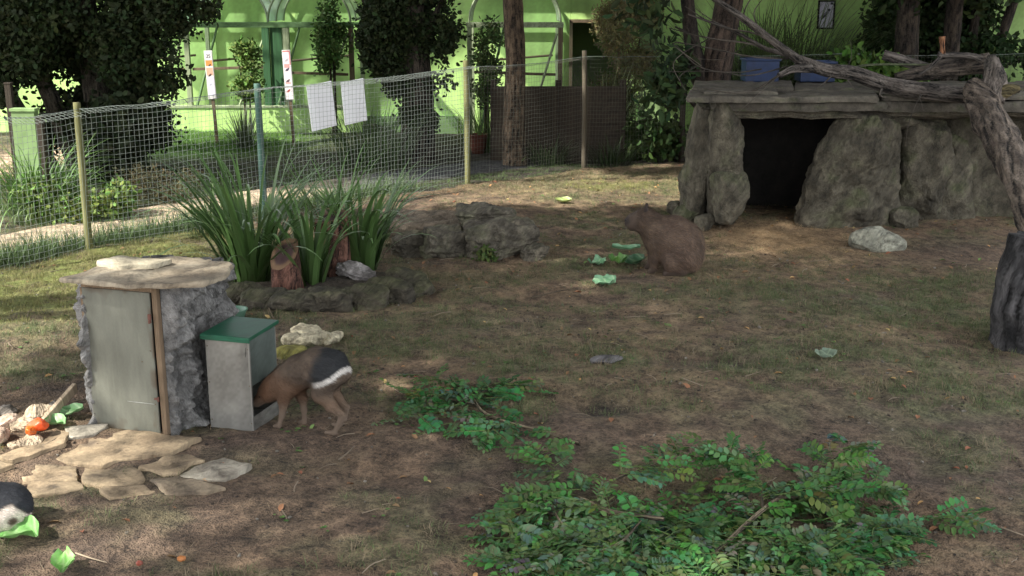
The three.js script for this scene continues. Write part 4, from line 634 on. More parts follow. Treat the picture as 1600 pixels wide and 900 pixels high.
function stump(label, p, h, r, tilt, face, seed) {
  const t = thing('log_stump', label, 'stump', p), R = rngOf(seed), top = V(tilt * h, h, tilt * 0.4), c = barkTint([0.075, 0.032, 0.022], [0.17, 0.085, 0.06]);
  const g = limb([V(0, -0.05, 0), V(tilt * h * 0.4, h * 0.5, 0), top], [r * 1.1, r, r * 0.98], { n: 26, rough: 0.08, freq: 8, seed, color: c, caps: false, seg: 22 }), q = g.attributes.position;
  for (let i = 0; i < q.count; i++) { const k = sstep(h * 0.4, h, q.getY(i)); q.setY(i, q.getY(i) + k * (-q.getZ(i) * face * 1.0 + (q.getX(i) - top.x) * 0.25)); } g.computeVertexNormals(); part('bark', g, mat.bark, t);
  const n = 27, S = 22, pos = [], idx = [], cl = []; const e0 = S * n; const C = V(0, 0, 0); for (let j = 0; j < 26; j++) C.add(V(q.getX(e0 + j), q.getY(e0 + j), q.getZ(e0 + j))); C.multiplyScalar(1 / 26);
  for (let k = 0; k <= 5; k++) for (let j = 0; j < 26; j++) { const s = k / 5, v = V(q.getX(e0 + j), q.getY(e0 + j), q.getZ(e0 + j)); v.lerp(C, 1 - s); v.y += 0.003 * noise(v.x * 60, v.z * 60, seed); pos.push(v.x, v.y, v.z); const f = fbm(v.x * 30, v.z * 30, seed, 3); cl.push(...(s < 0.78 ? mixc([0.075, 0.04, 0.04], [0.12, 0.075, 0.07], 0.5 + f) : mixc([0.2, 0.12, 0.07], [0.3, 0.19, 0.11], 0.5 + f))); }
  for (let k = 0; k < 5; k++) for (let j = 0; j < 26; j++) { const a = k * 26 + j, b = k * 26 + (j + 1) % 26; idx.push(a, b, a + 26, b, b + 26, a + 26); }
  part('cut_face', geoOf(pos, idx, cl), mat.bark, t); return t;
}
{ const p = on(450, 461); stump('short reddish log with its slanting cut face towards the viewer', p, 0.33, 0.125, -0.06, 1.05, 61); const q = on(520, 436); stump('taller reddish brown stump in the middle of the iris bed', q, 0.57, 0.155, 0.02, 0.12, 62); }
{ const p = on(563, 447); const o = solo('weathered_wood', rock(0.42, 0.2, 0.26, 240, { n: 2.6, cuts: 8, rough: 0.1, detail: 22, strata: 1.2, tint: (v, f) => mixc([0.15, 0.135, 0.125], [0.5, 0.47, 0.45], f * 0.5 + 0.5) }), mat.rock, 'silvery weathered chunk of wood at the right of the raised bed', 'driftwood', V(p.x, p.y + 0.08, p.z), -0.2); o.rotation.z = -0.3; }
{ const p = on(368, 500), t = thing('green_bowl', 'small green plastic bowl on the soil behind the feeder', 'bowl', p); part('bowl', new THREE.LatheGeometry([[0, 0.01], [0.07, 0.01], [0.09, 0.08], [0.1, 0.085], [0.1, 0.092], [0.085, 0.09], [0.065, 0.02], [0, 0.02]].map((a) => new THREE.Vector2(...a)), 28), M('bowl', [0.1, 0.2, 0.14], { rough: 0.4 }), t); }
const creamTint = (v, f) => mixc([0.3, 0.26, 0.17], [0.6, 0.54, 0.38], f * 0.5 + 0.5);
[[462, 534, 0.2, 0.1, 'cream stone nearest the green feeder lid'], [492, 532, 0.26, 0.11, 'cream rough stone in the middle of the row behind the feeder'], [518, 530, 0.2, 0.09, 'cream stone at the right end of the row behind the feeder'], [480, 522, 0.3, 0.09, 'flat cream stone at the back of the row behind the feeder']].forEach(([px, py, w, h, l], i) => { const p = on(px, py + 4); solo('cream_stone', rock(w, h, w * 0.75, 250 + i, { tint: creamTint, rough: 0.09 }), mat.rock, l, 'stone', V(p.x, p.y + h * 0.25, p.z), i * 0.7); });
{ const p = on(455, 556); solo('mossy_stone', rock(0.22, 0.1, 0.2, 259, { tint: (v, f) => mixc([0.14, 0.13, 0.04], [0.3, 0.28, 0.07], f * 0.5 + 0.5) }), mat.rock, 'yellow-green mossy stone beside the feeder behind the feeding animal', 'stone', V(p.x, p.y + 0.02, p.z)); }
{ const p = on(948, 565); solo('flat_stone', rock(0.23, 0.05, 0.12, 260, { tint: (v, f) => mixc([0.09, 0.085, 0.085], [0.18, 0.17, 0.17], f * 0.5 + 0.5) }), mat.rock, 'small flat dark grey stone in the middle of the lawn', 'stone', V(p.x, p.y + 0.015, p.z), 0.1); }

// ---------------------------------------------------------------- rendered hutch with metal door and stone top
{
  const fl = on(130, 664), fr = on(256, 674), ang = 0.3, W = 0.5, H = 0.895, D = 0.66;
  const o = V((fl.x + fr.x) / 2 + 0.055, 0, (fl.z + fr.z) / 2), t = thing('feed_hutch', 'rough rendered hutch with grey metal door and stone slab top', 'hutch', [o.x, heightAt(o.x, o.z) - 0.01, o.z], -ang);
  // lumpy rendered walls: right, left, back
  const wall = (w, h, n, f) => { const m = Math.round(n * h / w), pos = [], idx = [], cl = []; for (let j = 0; j <= m; j++) for (let i = 0; i <= n; i++) { const u = (i / n - 0.5) * w, y = j / m * h, k = Math.max(-0.005, fbm(u * 7 + w, y * 7, 3 + f, 5) * 0.12 + Math.abs(fbm(u * 15, y * 15, 7 + f, 3)) * 0.08 + 0.012), edge = Math.min(1, Math.min(i, n - i) / 3); pos.push(u, y, k * edge + 0.02 * edge); const e = clamp(0.3 + k * 5 + fbm(u * 30, y * 30, 1, 2) * 0.4); cl.push(...mixc([0.12, 0.117, 0.112], [0.34, 0.335, 0.32], e)); } for (let j = 0; j < m; j++) for (let i = 0; i < n; i++) { const a = j * (n + 1) + i, b = a + n + 1; idx.push(a, a + 1, b, b, a + 1, b + 1); } return wrapUV(geoOf(pos, idx, cl), 1.5); };
  const side = part('rendered_wall', wall(D, H, 110, 1), mat.plaster, t); side.rotation.y = Math.PI / 2; side.position.set(W / 2 + 0.005, 0, -D / 2);
  const left = part('rendered_wall', wall(D, H, 70, 2), mat.plaster, t); left.rotation.y = -Math.PI / 2; left.position.set(-W / 2 - 0.005, 0, -D / 2);
  const back = part('rendered_wall', wall(W, H, 50, 3), mat.plaster, t); back.rotation.y = Math.PI; back.position.set(0, 0, -D);
  part('core', box(W - 0.06, H - 0.01, D - 0.1, 0, H / 2, -D / 2 - 0.01), mat.dark, t);
  const front = part('rendered_wall', wall(0.06, H, 12, 5), mat.plaster, t); front.position.set(-W / 2 + 0.015, 0, 0.006);
  part('frame', box(0.035, H - 0.02, 0.035, W / 2 - 0.015, H / 2, 0.012, 0, 0.004), mat.wood, t); part('frame', box(W - 0.03, 0.035, 0.035, -0.012, H - 0.02, 0.012), mat.wood, t); part('frame', box(0.03, 0.3, 0.035, -W / 2 + 0.01, H - 0.19, 0.014), mat.wood, t); part('frame', box(W - 0.04, 0.02, 0.035, -0.01, 0.012, 0.014), mat.wood, t);
  const dt = tileNoise(512, (n, u, v) => { const a = n(3, 71, 4) * 0.5 + n(9, 72, 6) * 0.2 + n(30, 73, 12) * 0.15 + n(90, 74) * 0.1, sc = n(60, 75, 3) > 0.93 ? 0.07 : 0, edge = Math.min(u, 1 - u, v * 0.7, 1 - v), r = clamp((0.06 - edge) * 14 + n(14, 76) * 1.6 - 1.1) * 0.75, k = 0.62 + (a - 0.48) * 0.5 + sc; return [lerp(k * 0.98, 0.34, r), lerp(k, 0.22, r), lerp(k * 0.9, 0.15, r)]; });
  const dg = box(W - 0.055, H - 0.055, 0.012, -0.012, H / 2 - 0.008, 0.034, 0, 0, 0, 0.003); { const p = dg.attributes.position, u = dg.attributes.uv; for (let i = 0; i < p.count; i++) u.setXY(i, clamp(p.getX(i) / (W - 0.055) + 0.527, 0.003, 0.997), clamp((p.getY(i) - 0.02) / (H - 0.055), 0.003, 0.997)); }
  const door = part('door', dg, M('doormetal', [0.31, 0.315, 0.285], { rough: 0.55, metal: 0.25, map: dt, bump: T.metal, bumpScale: 0.004 }), t);
  part('seam', box(0.18, 0.003, 0.004, 0.1, 0.2, 0.041), mat.metal, door);
  const nail = new THREE.SphereGeometry(0.004, 8, 6); for (const [x, y] of [[0.195, 0.7], [0.19, 0.52], [0.195, 0.2], [-0.215, 0.6], [0.13, 0.45]]) { const q = part('nail', nail, mat.framebrown, door); q.position.set(x, y, 0.041); }
  const hasp = part('hasp', merge([box(0.02, 0.035, 0.012, 0, 0, 0), box(0.012, 0.02, 0.02, 0.002, -0.026, 0.003)]), M('rust', [0.16, 0.07, 0.05], { rough: 0.8 }), t); hasp.position.set(W / 2 - 0.045, 0.72, 0.046);
  const latch = part('latch', merge([box(0.03, 0.014, 0.01, 0, 0, 0), box(0.01, 0.03, 0.012, 0.012, 0, 0.002)]), M('rust'), t); latch.position.set(W / 2 - 0.04, 0.235, 0.046);
  const topTint = (v, f) => mixc([0.24, 0.19, 0.13], [0.44, 0.385, 0.29], f * 0.5 + 0.5);
  part('stone_top', slab([[-0.36, 0.14], [-0.1, 0.15], [0.1, 0.16], [0.2, 0.1], [0.3, 0.09], [0.47, 0.0], [0.5, -0.2], [0.4, -0.44], [0.1, -0.56], [-0.2, -0.48], [-0.3, -0.2]], 0.03, 71, topTint, 0.012), mat.slab, t).position.set(0.06, H + 0.042, 0);
  const cap = solo('loose_slab', slab([[-0.17, 0.05], [0.0, 0.11], [0.06, 0.06], [0.2, 0.03], [0.22, -0.1], [0.02, -0.13], [-0.12, -0.1]], 0.03, 72, (v, f) => mixc([0.36, 0.32, 0.23], [0.56, 0.51, 0.39], f * 0.5 + 0.5), 0.012), mat.slab, 'small loose stone slab lying on top of the hutch', 'slab', V(t.position.x - 0.02, t.position.y + H + 0.075, t.position.z - 0.22), -0.15);
}
// galvanised feeder with green lid
{
  const a = on(320, 664), b = on(392, 673), ang = 0.29, W = 0.285, D = 0.31, H = 0.552, t = thing('metal_feeder', 'galvanised metal feeder box with green lid beside the hutch', 'feeder', [b.x + 0.02, heightAt(b.x, b.z) - 0.005, b.z], -ang);
  const fm = M('feedermetal', [0.42, 0.415, 0.38], { rough: 0.5, metal: 0.7, map: T.metal });
  part('front_panel', wrapUV(box(W, H, 0.006, -W / 2, H / 2, 0, 0, 0, 0, 0.002), 1.2), fm, t); part('back_panel', box(W, H, 0.006, -W / 2, H / 2, -D, 0, 0, 0, 0.002), fm, t); part('left_panel', box(0.006, H, D - 0.008, -W + 0.003, H / 2, -D / 2, 0, 0, 0, 0.002), fm, t);
  part('side_panel', wrapUV(box(0.005, H * 0.5, D - 0.008, -0.004, H * 0.75, -D / 2, 0, 0, 0, 0.002), 1.2), M('feederside', [0.16, 0.2, 0.18], { rough: 0.5, metal: 0.3, map: T.metal }), t); part('trough_lip', box(0.006, 0.09, D - 0.01, -0.003, 0.045, -D / 2, 0, 0, 0, 0.002), fm, t); part('trim', box(0.012, H, 0.012, -0.006, H / 2, -0.001, 0, 0, 0, 0.002), fm, t);
  part('base', box(W - 0.02, 0.01, D - 0.02, -W / 2, 0.02, -D / 2), fm, t);
  const lid = part('lid', wrapUV(box(W + 0.03, 0.022, D + 0.05, -W / 2, H + 0.02, -D / 2, 0, 0, 0.03, 0.004)), mat.greenlid, t); part('lid_edge', box(W + 0.034, 0.03, 0.006, -W / 2, H + 0.008, 0.026), mat.greenlid, lid);
  const rivet = new THREE.SphereGeometry(0.004, 8, 6); for (const y of [0.05, 0.28, 0.5]) for (const x of [-0.012, -W + 0.012]) { const q = part('rivet', rivet, mat.framebrown, t); q.position.set(x, y, 0.003); }
  part('scratch', box(0.002, 0.06, 0.002, -0.025, H - 0.07, 0.004, 0, -0.12), mat.dark, t);
}

// ---------------------------------------------------------------- stone paving at the lower left
{
  const pv = new THREE.Group(); pv.name = 'stone_paving'; pv.userData.kind = 'structure'; scene.add(pv);
  const sand = [[0.27, 0.2, 0.125], [0.43, 0.335, 0.215]], grey = [[0.3, 0.27, 0.21], [0.47, 0.43, 0.35]], brown = [[0.19, 0.145, 0.095], [0.31, 0.25, 0.175]];
  [[[[88, 717], [150, 683], [200, 675], [310, 685], [262, 707], [178, 720], [160, 727], [120, 725]], sand], [[[0, 722], [88, 683], [108, 683], [100, 702], [55, 716], [20, 727]], sand], [[[100, 672], [168, 670], [146, 684], [108, 690]], grey],
    [[[34, 728], [118, 729], [120, 750], [85, 753], [35, 754]], sand], [[[50, 756], [122, 754], [130, 764], [100, 772], [52, 777], [42, 764]], sand], [[[128, 746], [135, 734], [180, 732], [210, 734], [225, 742], [222, 752], [195, 759], [155, 760], [132, 755]], sand],
    [[[155, 767], [162, 761], [225, 760], [241, 769], [200, 776], [172, 779]], sand], [[[220, 730], [262, 715], [295, 711], [320, 720], [295, 727], [277, 740], [257, 741]], sand], [[[280, 740], [312, 725], [350, 714], [390, 726], [370, 740], [350, 746], [300, 746]], grey],
    [[[237, 749], [277, 744], [350, 761], [325, 766], [260, 771], [250, 762]], brown], [[[-30, 722], [22, 735], [2, 742], [-25, 745]], sand], [[[-60, 760], [30, 760], [40, 778], [-50, 784]], sand]].forEach(([poly, [a, b]], i) => {
    let cx = 0, cz = 0; const w = poly.map(([x, y]) => xz(x, y)); for (const q of w) { cx += q[0] / w.length; cz += q[1] / w.length; }
    const o = part('paving_stone', slab(w.map((q) => [(q[0] - cx) * 1.03, (q[1] - cz) * 1.03]), 0.05, 300 + i, (v, f) => mixc(mixc(a, b, f * 0.5 + 0.5), [0.1, 0.075, 0.055], clamp(fbm(v.x * 11 + i, v.z * 11, 4, 3) * 2.4 - 0.45)), 0.009), mat.slab, pv);
    o.position.set(cx, heightAt(cx, cz) + 0.018, cz); o.rotation.set((hash3(i, 1, 1) - 0.5) * 0.03, 0, (hash3(i, 2, 2) - 0.5) * 0.03);
  });
}
{ // board and stones beside the paving
  const a = on(2, 716), b = on(122, 636), d = b.clone().sub(a), L = d.length(), t = solo('edging_board', wrapUV(box(L, 0.06, 0.028, 0, 0, 0, 0, 0, 0, 0.006)), M('paleboard', [0.5, 0.4, 0.28], { map: T.wood, bump: T.wood, bumpScale: 0.004, rep: 2 }), 'pale weathered edging board lying beside the paving', 'board', a.clone().lerp(b, 0.5).add(V(0, 0.035, 0)), -Math.atan2(d.z, d.x)); t.rotation.x = 0.25;
  const tan = (v, f) => mixc([0.3, 0.22, 0.14], [0.52, 0.42, 0.3], f * 0.5 + 0.5), pk = (v, f) => mixc([0.42, 0.3, 0.22], [0.66, 0.52, 0.4], f * 0.5 + 0.5), gr = (v, f) => mixc([0.14, 0.12, 0.1], [0.3, 0.27, 0.23], f * 0.5 + 0.5);
  [[10, 672, 0.17, 0.12, pk, 'pinkish pale stone at the left edge above the edging board'], [58, 658, 0.19, 0.12, tan, 'tan stone behind the edging board left of the hutch'], [88, 646, 0.13, 0.09, gr, 'small grey brown stone nearest the hutch foot'], [36, 672, 0.14, 0.09, tan, 'small tan stone between the pinkish and the larger tan stone'], [40, 696, 0.18, 0.05, tan, 'flat thin stone lying at the end of the edging board'], [-4, 690, 0.16, 0.1, pk, 'pale stone cut by the left edge beside the flat thin stone'], [12, 648, 0.12, 0.07, gr, 'low greyish stone farthest left behind the pinkish stone']].forEach(([px, py, w, h, tint, l], i) => { const p = on(px, py); solo('edging_rock', rock(w, h, w * 0.75, 320 + i, { tint, rough: 0.07 }), mat.rock, l, 'stone', V(p.x, p.y + h * 0.3, p.z), i); });
}
// cabbage-like leaves and vegetable scraps
function bigLeaf(w, l, seed, cA, cB, curl = 0.25) {
  const n = 14, m = 10, pos = [], idx = [], cl = [];
  for (let j = 0; j <= n; j++) for (let i = 0; i <= m; i++) {
    const t = j / n, s = i / m * 2 - 1, W = w * 0.5 * Math.pow(Math.sin(Math.PI * clamp(0.06 + t * 0.9)), 0.6) * (1 + 0.12 * noise(t * 9, s > 0 ? 3 : 7, seed)), x = s * W, z = (t - 0.5) * l;
    const y = curl * w * (s * s * 0.5) + 0.1 * w * noise(x * 22 + seed, z * 22, 1) + 0.03 * w * Math.sin(s * 9 + t * 8) + curl * l * 0.5 * (t - 0.4) ** 2;
    pos.push(x, y, z); const vein = Math.abs(s) < 0.1 || Math.abs((Math.abs(s) * 2.2 + t * 6) % 1 - 0.5) < 0.07; const f = 0.5 + 0.5 * noise(x * 30, z * 30, seed); cl.push(...(vein ? mixc(cB, [0.4, 0.5, 0.3], 0.35) : mixc(cA, cB, f)));
  }
  for (let j = 0; j < n; j++) for (let i = 0; i < m; i++) { const a = j * (m + 1) + i, b = a + m + 1; idx.push(a, b, a + 1, b, b + 1, a + 1); }
  return geoOf(pos, idx, cl);
}
const mint = [[0.1, 0.25, 0.13], [0.24, 0.46, 0.27]], leafy = [[0.06, 0.19, 0.03], [0.16, 0.36, 0.07]];
[[932, 416, 0.19, 0.16, mint, 0.5, 'small mint green cabbage leaf left of the row before the sitting animal', 0.4], [944, 446, 0.23, 0.2, mint, 1.2, 'pale crumpled cabbage leaf lying nearest the viewer before the sitting animal', 0.3], [978, 394, 0.1, 0.28, mint, 1.3, 'long folded pale green leaf behind the others by the sitting animal', 0.6], [966, 414, 0.2, 0.18, leafy, 0.2, 'bright green curled leaf in front of the sitting animal', 0.55], [992, 414, 0.16, 0.2, [[0.035, 0.11, 0.05], [0.09, 0.2, 0.1]], 1.9, 'dark green leaf touching the forefeet of the sitting animal', 0.5],
  [22, 842, 0.17, 0.27, [[0.09, 0.3, 0.05], [0.25, 0.52, 0.16]], 1.25, 'large bright green leaf in front of the resting animal at the lower left', 0.5], [100, 892, 0.1, 0.16, [[0.12, 0.36, 0.06], [0.28, 0.55, 0.16]], 0.3, 'small bright green leaf scrap at the bottom left', 0.6],
  [86, 668, 0.11, 0.15, [[0.1, 0.28, 0.08], [0.26, 0.48, 0.2]], 1.2, 'green leaf scrap beside the orange vegetable piece', 0.5], [108, 652, 0.1, 0.17, [[0.09, 0.24, 0.08], [0.28, 0.46, 0.24]], 2.0, 'pale green leaf scrap at the hutch corner', 0.5], [66, 664, 0.09, 0.12, [[0.05, 0.17, 0.04], [0.1, 0.26, 0.06]], 0.5, 'dark green leaf scrap above the orange vegetable piece', 0.6],
  [880, 318, 0.14, 0.2, [[0.2, 0.28, 0.08], [0.36, 0.42, 0.14]], 1.4, 'yellowish leaf lying on the sunlit strip near the shelter', 0.4], [1290, 560, 0.16, 0.14, [[0.14, 0.2, 0.14], [0.26, 0.33, 0.24]], 0.4, 'faded grey-green leaf flat on the right half of the lawn', 0.2]].forEach(([px, py, w, l, [a, b], ry, label, curl], i) => { const p = on(px, py); const o = solo('vegetable_leaf', bigLeaf(w, l, 400 + i, a, b, curl), M('cabbage', [1, 1, 1], { rough: 0.5, vc: true, trans: 0.15 }), label, 'leaf', V(p.x, p.y + 0.03, p.z), ry); o.rotation.x = 0.15; });
[[62, 682, 0.09, 'orange-red vegetable piece on the edging board', [0.75, 0.09, 0.015]], [50, 688, 0.06, 'smaller orange vegetable piece at the board end', [0.75, 0.16, 0.02]], [218, 882, 0.025, 'red-orange vegetable scrap at the bottom edge', [0.35, 0.09, 0.06]], [284, 876, 0.03, 'orange vegetable scrap right of the red-orange scrap', [0.45, 0.17, 0.05]]].forEach(([px, py, s, l, c], i) => { const p = on(px, py); solo('vegetable_piece', rock(s * 1.3, s * 0.8, s, 420 + i, { detail: 8, rough: 0.04, tint: (v, f) => mixc(c, c.map((q) => q * 0.7), f * 0.5 + 0.5) }), M('veg', [1, 1, 1], { vc: true, rough: 0.4 }), l, 'vegetable', V(p.x, p.y + s * 0.5 + (i < 2 ? 0.03 : -0.005), p.z), i * 2); });

// ---------------------------------------------------------------- cut leafy branches on the ground
function frond(R, len, pairs, LL, LW, base) {
  const droop = (R() - 0.4) * 1.2, bend = (R() - 0.5) * 0.7, P = (t) => V(len * t * (1 - 0.12 * t * t), -droop * 0.25 * len * t * t, bend * 0.35 * len * t * t), pts = [0, 0.25, 0.5, 0.75, 1].map(P);
  const stalk = limb(pts, [0.0022, 0.0016, 0.0009], { n: 4, rough: 0, seg: 10, color: () => [0.13, 0.2, 0.06], caps: false }), leaves = [];
  const one = (t, s) => { const p = P(t), q = P(Math.min(1, t + 0.05)), tg = q.sub(P(t - 0.05)).normalize(), side = V(-tg.z, 0, tg.x).normalize(), k = 0.8 + R() * 0.35, c = base.map((v, i) => v * (0.8 + R() * 0.4) * (i === 1 ? 1 : 0.85 + R() * 0.3)); const dir = s ? tg.clone().multiplyScalar(0.45 + R() * 0.25).addScaledVector(side, s).add(V(0, (R() - 0.6) * 0.5, 0)).normalize() : tg; leaves.push(leafGeo([{ p: p.clone().addScaledVector(dir, 0.004), dir, up: V((R() - 0.5) * 0.8, 1, (R() - 0.5) * 0.8).normalize(), l: LL * k * (0.75 + 0.5 * Math.sin(Math.PI * t)), w: LW * k * (0.75 + 0.5 * Math.sin(Math.PI * t)), c, fold: 0.04 + 0.3 * R() * R() }])); };
  for (let i = 0; i < pairs; i++) { const t = 0.2 + 0.75 * i / (pairs - 1); one(t, 1); one(t + 0.015, -1); } one(1, 0);
  return { stalk, leaves };
}
function leafyBranch(label, stems, fronds, seed, { near = 22, base = [0.07, 0.15, 0.07], size = 1, area, mound = 0.2 } = {}) {
  const R = rngOf(seed), o = stems[0][0], t = thing('leafy_branch', label, 'branch', o), m4 = new THREE.Matrix4(), e = new THREE.Euler(), rest = [], made = [];
  stems.forEach((pts, i) => part('stem', limb(pts.map((q) => q.clone().sub(o)), i ? [0.007, 0.006, 0.003] : [0.012, 0.01, 0.005], { n: 7, rough: 0.06, seed: seed + i, color: barkTint([0.15, 0.12, 0.075], [0.32, 0.26, 0.17]) }), mat.bark, t));
  const curves = stems.map((pts) => new THREE.CatmullRomCurve3(pts));
  for (let i = 0; i < fronds; i++) {
    let p, az;
    if (R() < 0.45 || !area) { const c = curves[Math.floor(R() * curves.length)], k = 0.1 + 0.9 * R(); p = c.getPoint(k); const tg = c.getTangent(k); az = Math.atan2(-tg.z, tg.x) + (R() < 0.5 ? -1 : 1) * (0.5 + R() * 0.8); p.y += R() * 0.05; }
    else { let a, r; do { a = R() * 6.283; r = Math.sqrt(R()); p = V(area.x + Math.cos(a) * r * area.rx, 0, area.z + Math.sin(a) * r * area.rz); } while (area.cut && !area.cut(p)); p.y = heightAt(p.x, p.z) + 0.02 + mound * (1 - r * r * 0.85) * (0.15 + 0.85 * R()); az = R() * 6.283; }
    const f = frond(R, (0.15 + R() * 0.12) * size, 5 + Math.floor(R() * 4), (0.032 + R() * 0.013) * size, (0.019 + R() * 0.008) * size, (R() < 0.03 ? [0.15, 0.19, 0.06] : R() < 0.25 ? [0.13, 0.2, 0.11] : base).map((v) => v * (0.75 + R() * 0.55)));
    e.set((R() - 0.5) * 1.5, az, -0.25 + R() * 0.48, 'YXZ'); m4.makeRotationFromEuler(e);
    const lift = V(0.2 * size, 0, 0).applyMatrix4(m4).y, gy = heightAt(p.x, p.z) + 0.03; if (p.y + lift < gy) p.y = gy - lift;
    m4.setPosition(p.x - o.x, p.y - o.y, p.z - o.z); made.push({ f, m: m4.clone(), z: p.z + p.y * 0.8 });
  }
  made.sort((a, b) => b.z - a.z);
  made.forEach(({ f, m }, i) => {
    if (i < near) { const s = part('leaf_stalk', f.stalk, mat.leafD, t); s.applyMatrix4(m); f.leaves.forEach((g) => part('leaflet', g, mat.leaf, s)); }
    else rest.push(...[f.stalk, ...f.leaves].map((g) => { const q = g.clone(); q.applyMatrix4(m); return q; }));
  });
  if (rest.length) tag(part('leaves', merge(rest), mat.leaf, t), null, null, null, 'stuff');
  return t;
}
const up = (px, py, y = 0.03) => { const p = on(px, py); p.y += y; return p; };
leafyBranch('cut leafy branch with pale cut stem ends, left half of the large heap', [[up(1036, 850, 0.124), up(950, 830, 0.105), up(905, 802, 0.087), up(860, 787, 0.074)], [up(858, 792, 0.087), up(868, 830, 0.087), up(905, 870, 0.074), up(960, 900, 0.062)], [up(860, 784, 0.062), up(825, 800, 0.037), up(795, 850, 0.031)], [up(880, 792, 0.074), up(860, 747, 0.074), up(843, 724, 0.062)], [up(1000, 845, 0.099), up(960, 880, 0.087), up(880, 890, 0.05), up(790, 860, 0.031)], [up(900, 802, 0.093), up(990, 772, 0.124), up(1060, 747, 0.124)]], 330, 501, { near: 22, area: { ...(({ x, z }) => ({ x, z }))(G(985, 872)), rx: 0.58, rz: 0.46 }, mound: 0.08, base: [0.095, 0.2, 0.065] });
leafyBranch('cut leafy branch forming the dense right half of the large heap', [[up(1110, 890, 0.062), up(1190, 830, 0.112), up(1260, 782, 0.124), up(1320, 727, 0.087)], [up(1190, 830, 0.112), up(1180, 782, 0.149), up(1130, 747, 0.124)], [up(1210, 815, 0.124), up(1290, 800, 0.099), up(1370, 782, 0.062)], [up(1150, 870, 0.074), up(1230, 880, 0.074), up(1330, 895, 0.037)]], 360, 502, { near: 22, area: { ...(({ x, z }) => ({ x, z }))(G(1185, 842)), rx: 0.6, rz: 0.5 }, mound: 0.09, base: [0.075, 0.175, 0.05] });
leafyBranch('long leafy twig reaching out to the right of the large heap', [[up(1290, 835, 0.05), up(1370, 830, 0.037), up(1440, 818, 0.031), up(1500, 818, 0.025)], [up(1340, 832, 0.043), up(1370, 850, 0.031), up(1395, 858, 0.025)]], 44, 503, { near: 22, base: [0.075, 0.175, 0.065] });
leafyBranch('leafy twig poking out along the bottom edge right of the heap', [[up(1230, 890, 0.05), up(1290, 885, 0.043), up(1345, 895, 0.031)], [up(1240, 895, 0.031), up(1290, 915, 0.031)]], 34, 504, { near: 20, base: [0.08, 0.19, 0.055] });
leafyBranch('cut leafy branch lying on the bare soil right of the feeding animal', [[up(905, 696, 0.012), up(840, 678, 0.019), up(760, 655, 0.031), up(735, 620, 0.031), up(722, 600, 0.031)], [up(745, 640, 0.031), up(690, 630, 0.031), up(635, 635, 0.019)], [up(770, 660, 0.031), up(720, 668, 0.025), up(655, 662, 0.019)], [up(740, 625, 0.037), up(780, 615, 0.031), up(812, 625, 0.019)], [up(800, 670, 0.025), up(770, 685, 0.019), up(745, 690, 0.019)], [up(735, 620, 0.043), up(690, 605, 0.043), up(655, 600, 0.031)]], 92, 505, { near: 22, base: [0.065, 0.175, 0.055], area: { ...(({ x, z }) => ({ x, z }))(G(715, 640)), rx: 0.36, rz: 0.4 }, mound: 0.03 });

// ---------------------------------------------------------------- animals
function bodyGeo(bones, cell, k = 0.05, ruff = 0.003, seed = 1) {
  const lo = V(1e9, 1e9, 1e9), hi = V(-1e9, -1e9, -1e9);
  for (const b of bones) for (const o of [0, 4]) { const r = b[o + 3]; lo.min(V(b[o] - r, b[o + 1] - r, b[o + 2] - r)); hi.max(V(b[o] + r, b[o + 1] + r, b[o + 2] + r)); }
  lo.addScalar(-0.04); hi.addScalar(0.04); const size = Math.max(hi.x - lo.x, hi.y - lo.y, hi.z - lo.z), n = Math.ceil(size / cell) + 4, c = lo.clone().add(hi).multiplyScalar(0.5);
  const mc = new MarchingCubes(n, mat.dark, false, false, 160000); mc.isolation = 0; const half = n / 2, sc = size / 2 * 1.04;
  let i = 0;
  for (let z = 0; z < n; z++) for (let y = 0; y < n; y++) for (let x = 0; x < n; x++, i++) {
    const X = (x - half) / half * sc + c.x, Y = (y - half) / half * sc + c.y, Zz = (z - half) / half * sc + c.z; let d = 1e3;
    for (const b of bones) {
      const ax = b[4] - b[0], ay = b[5] - b[1], az = b[6] - b[2], L = ax * ax + ay * ay + az * az || 1e-9, h = clamp(((X - b[0]) * ax + (Y - b[1]) * ay + (Zz - b[2]) * az) / L), r = lerp(b[3], b[7], h), e = Math.hypot(X - b[0] - ax * h, Y - b[1] - ay * h, Zz - b[2] - az * h) - r, kk = Math.min(k, (b[8] ?? 1) * k);
      const q = clamp(0.5 + 0.5 * (d - e) / kk); d = d > 100 ? e : lerp(d, e, q) - kk * q * (1 - q);
    }
    mc.field[i] = -d;
  }
  mc.update();
  let g = new THREE.BufferGeometry(); g.setAttribute('position', new THREE.BufferAttribute(mc.positionArray.slice(0, mc.count * 3), 3)); g = mergeVertices(g, 1e-5); g.scale(sc, sc, sc); g.translate(c.x, c.y, c.z); g.computeVertexNormals();
  const p = g.attributes.position, q = g.attributes.normal; let s = 0; for (let j = 0; j < p.count; j++) s += q.getX(j) * (p.getX(j) - c.x) + q.getY(j) * (p.getY(j) - c.y) + q.getZ(j) * (p.getZ(j) - c.z);
  if (s < 0) { const ix = g.index.array; for (let j = 0; j < ix.length; j += 3) { const a = ix[j]; ix[j] = ix[j + 1]; ix[j + 1] = a; } g.computeVertexNormals(); }
  for (let j = 0; j < p.count; j++) { const e = ruff * (fbm(p.getX(j) * 30 + seed, p.getY(j) * 60, p.getZ(j) * 60, 3)) * 1.5; p.setXYZ(j, p.getX(j) + g.attributes.normal.getX(j) * e, p.getY(j) + g.attributes.normal.getY(j) * e, p.getZ(j) + g.attributes.normal.getZ(j) * e); }
  g.computeVertexNormals(); return g;
}
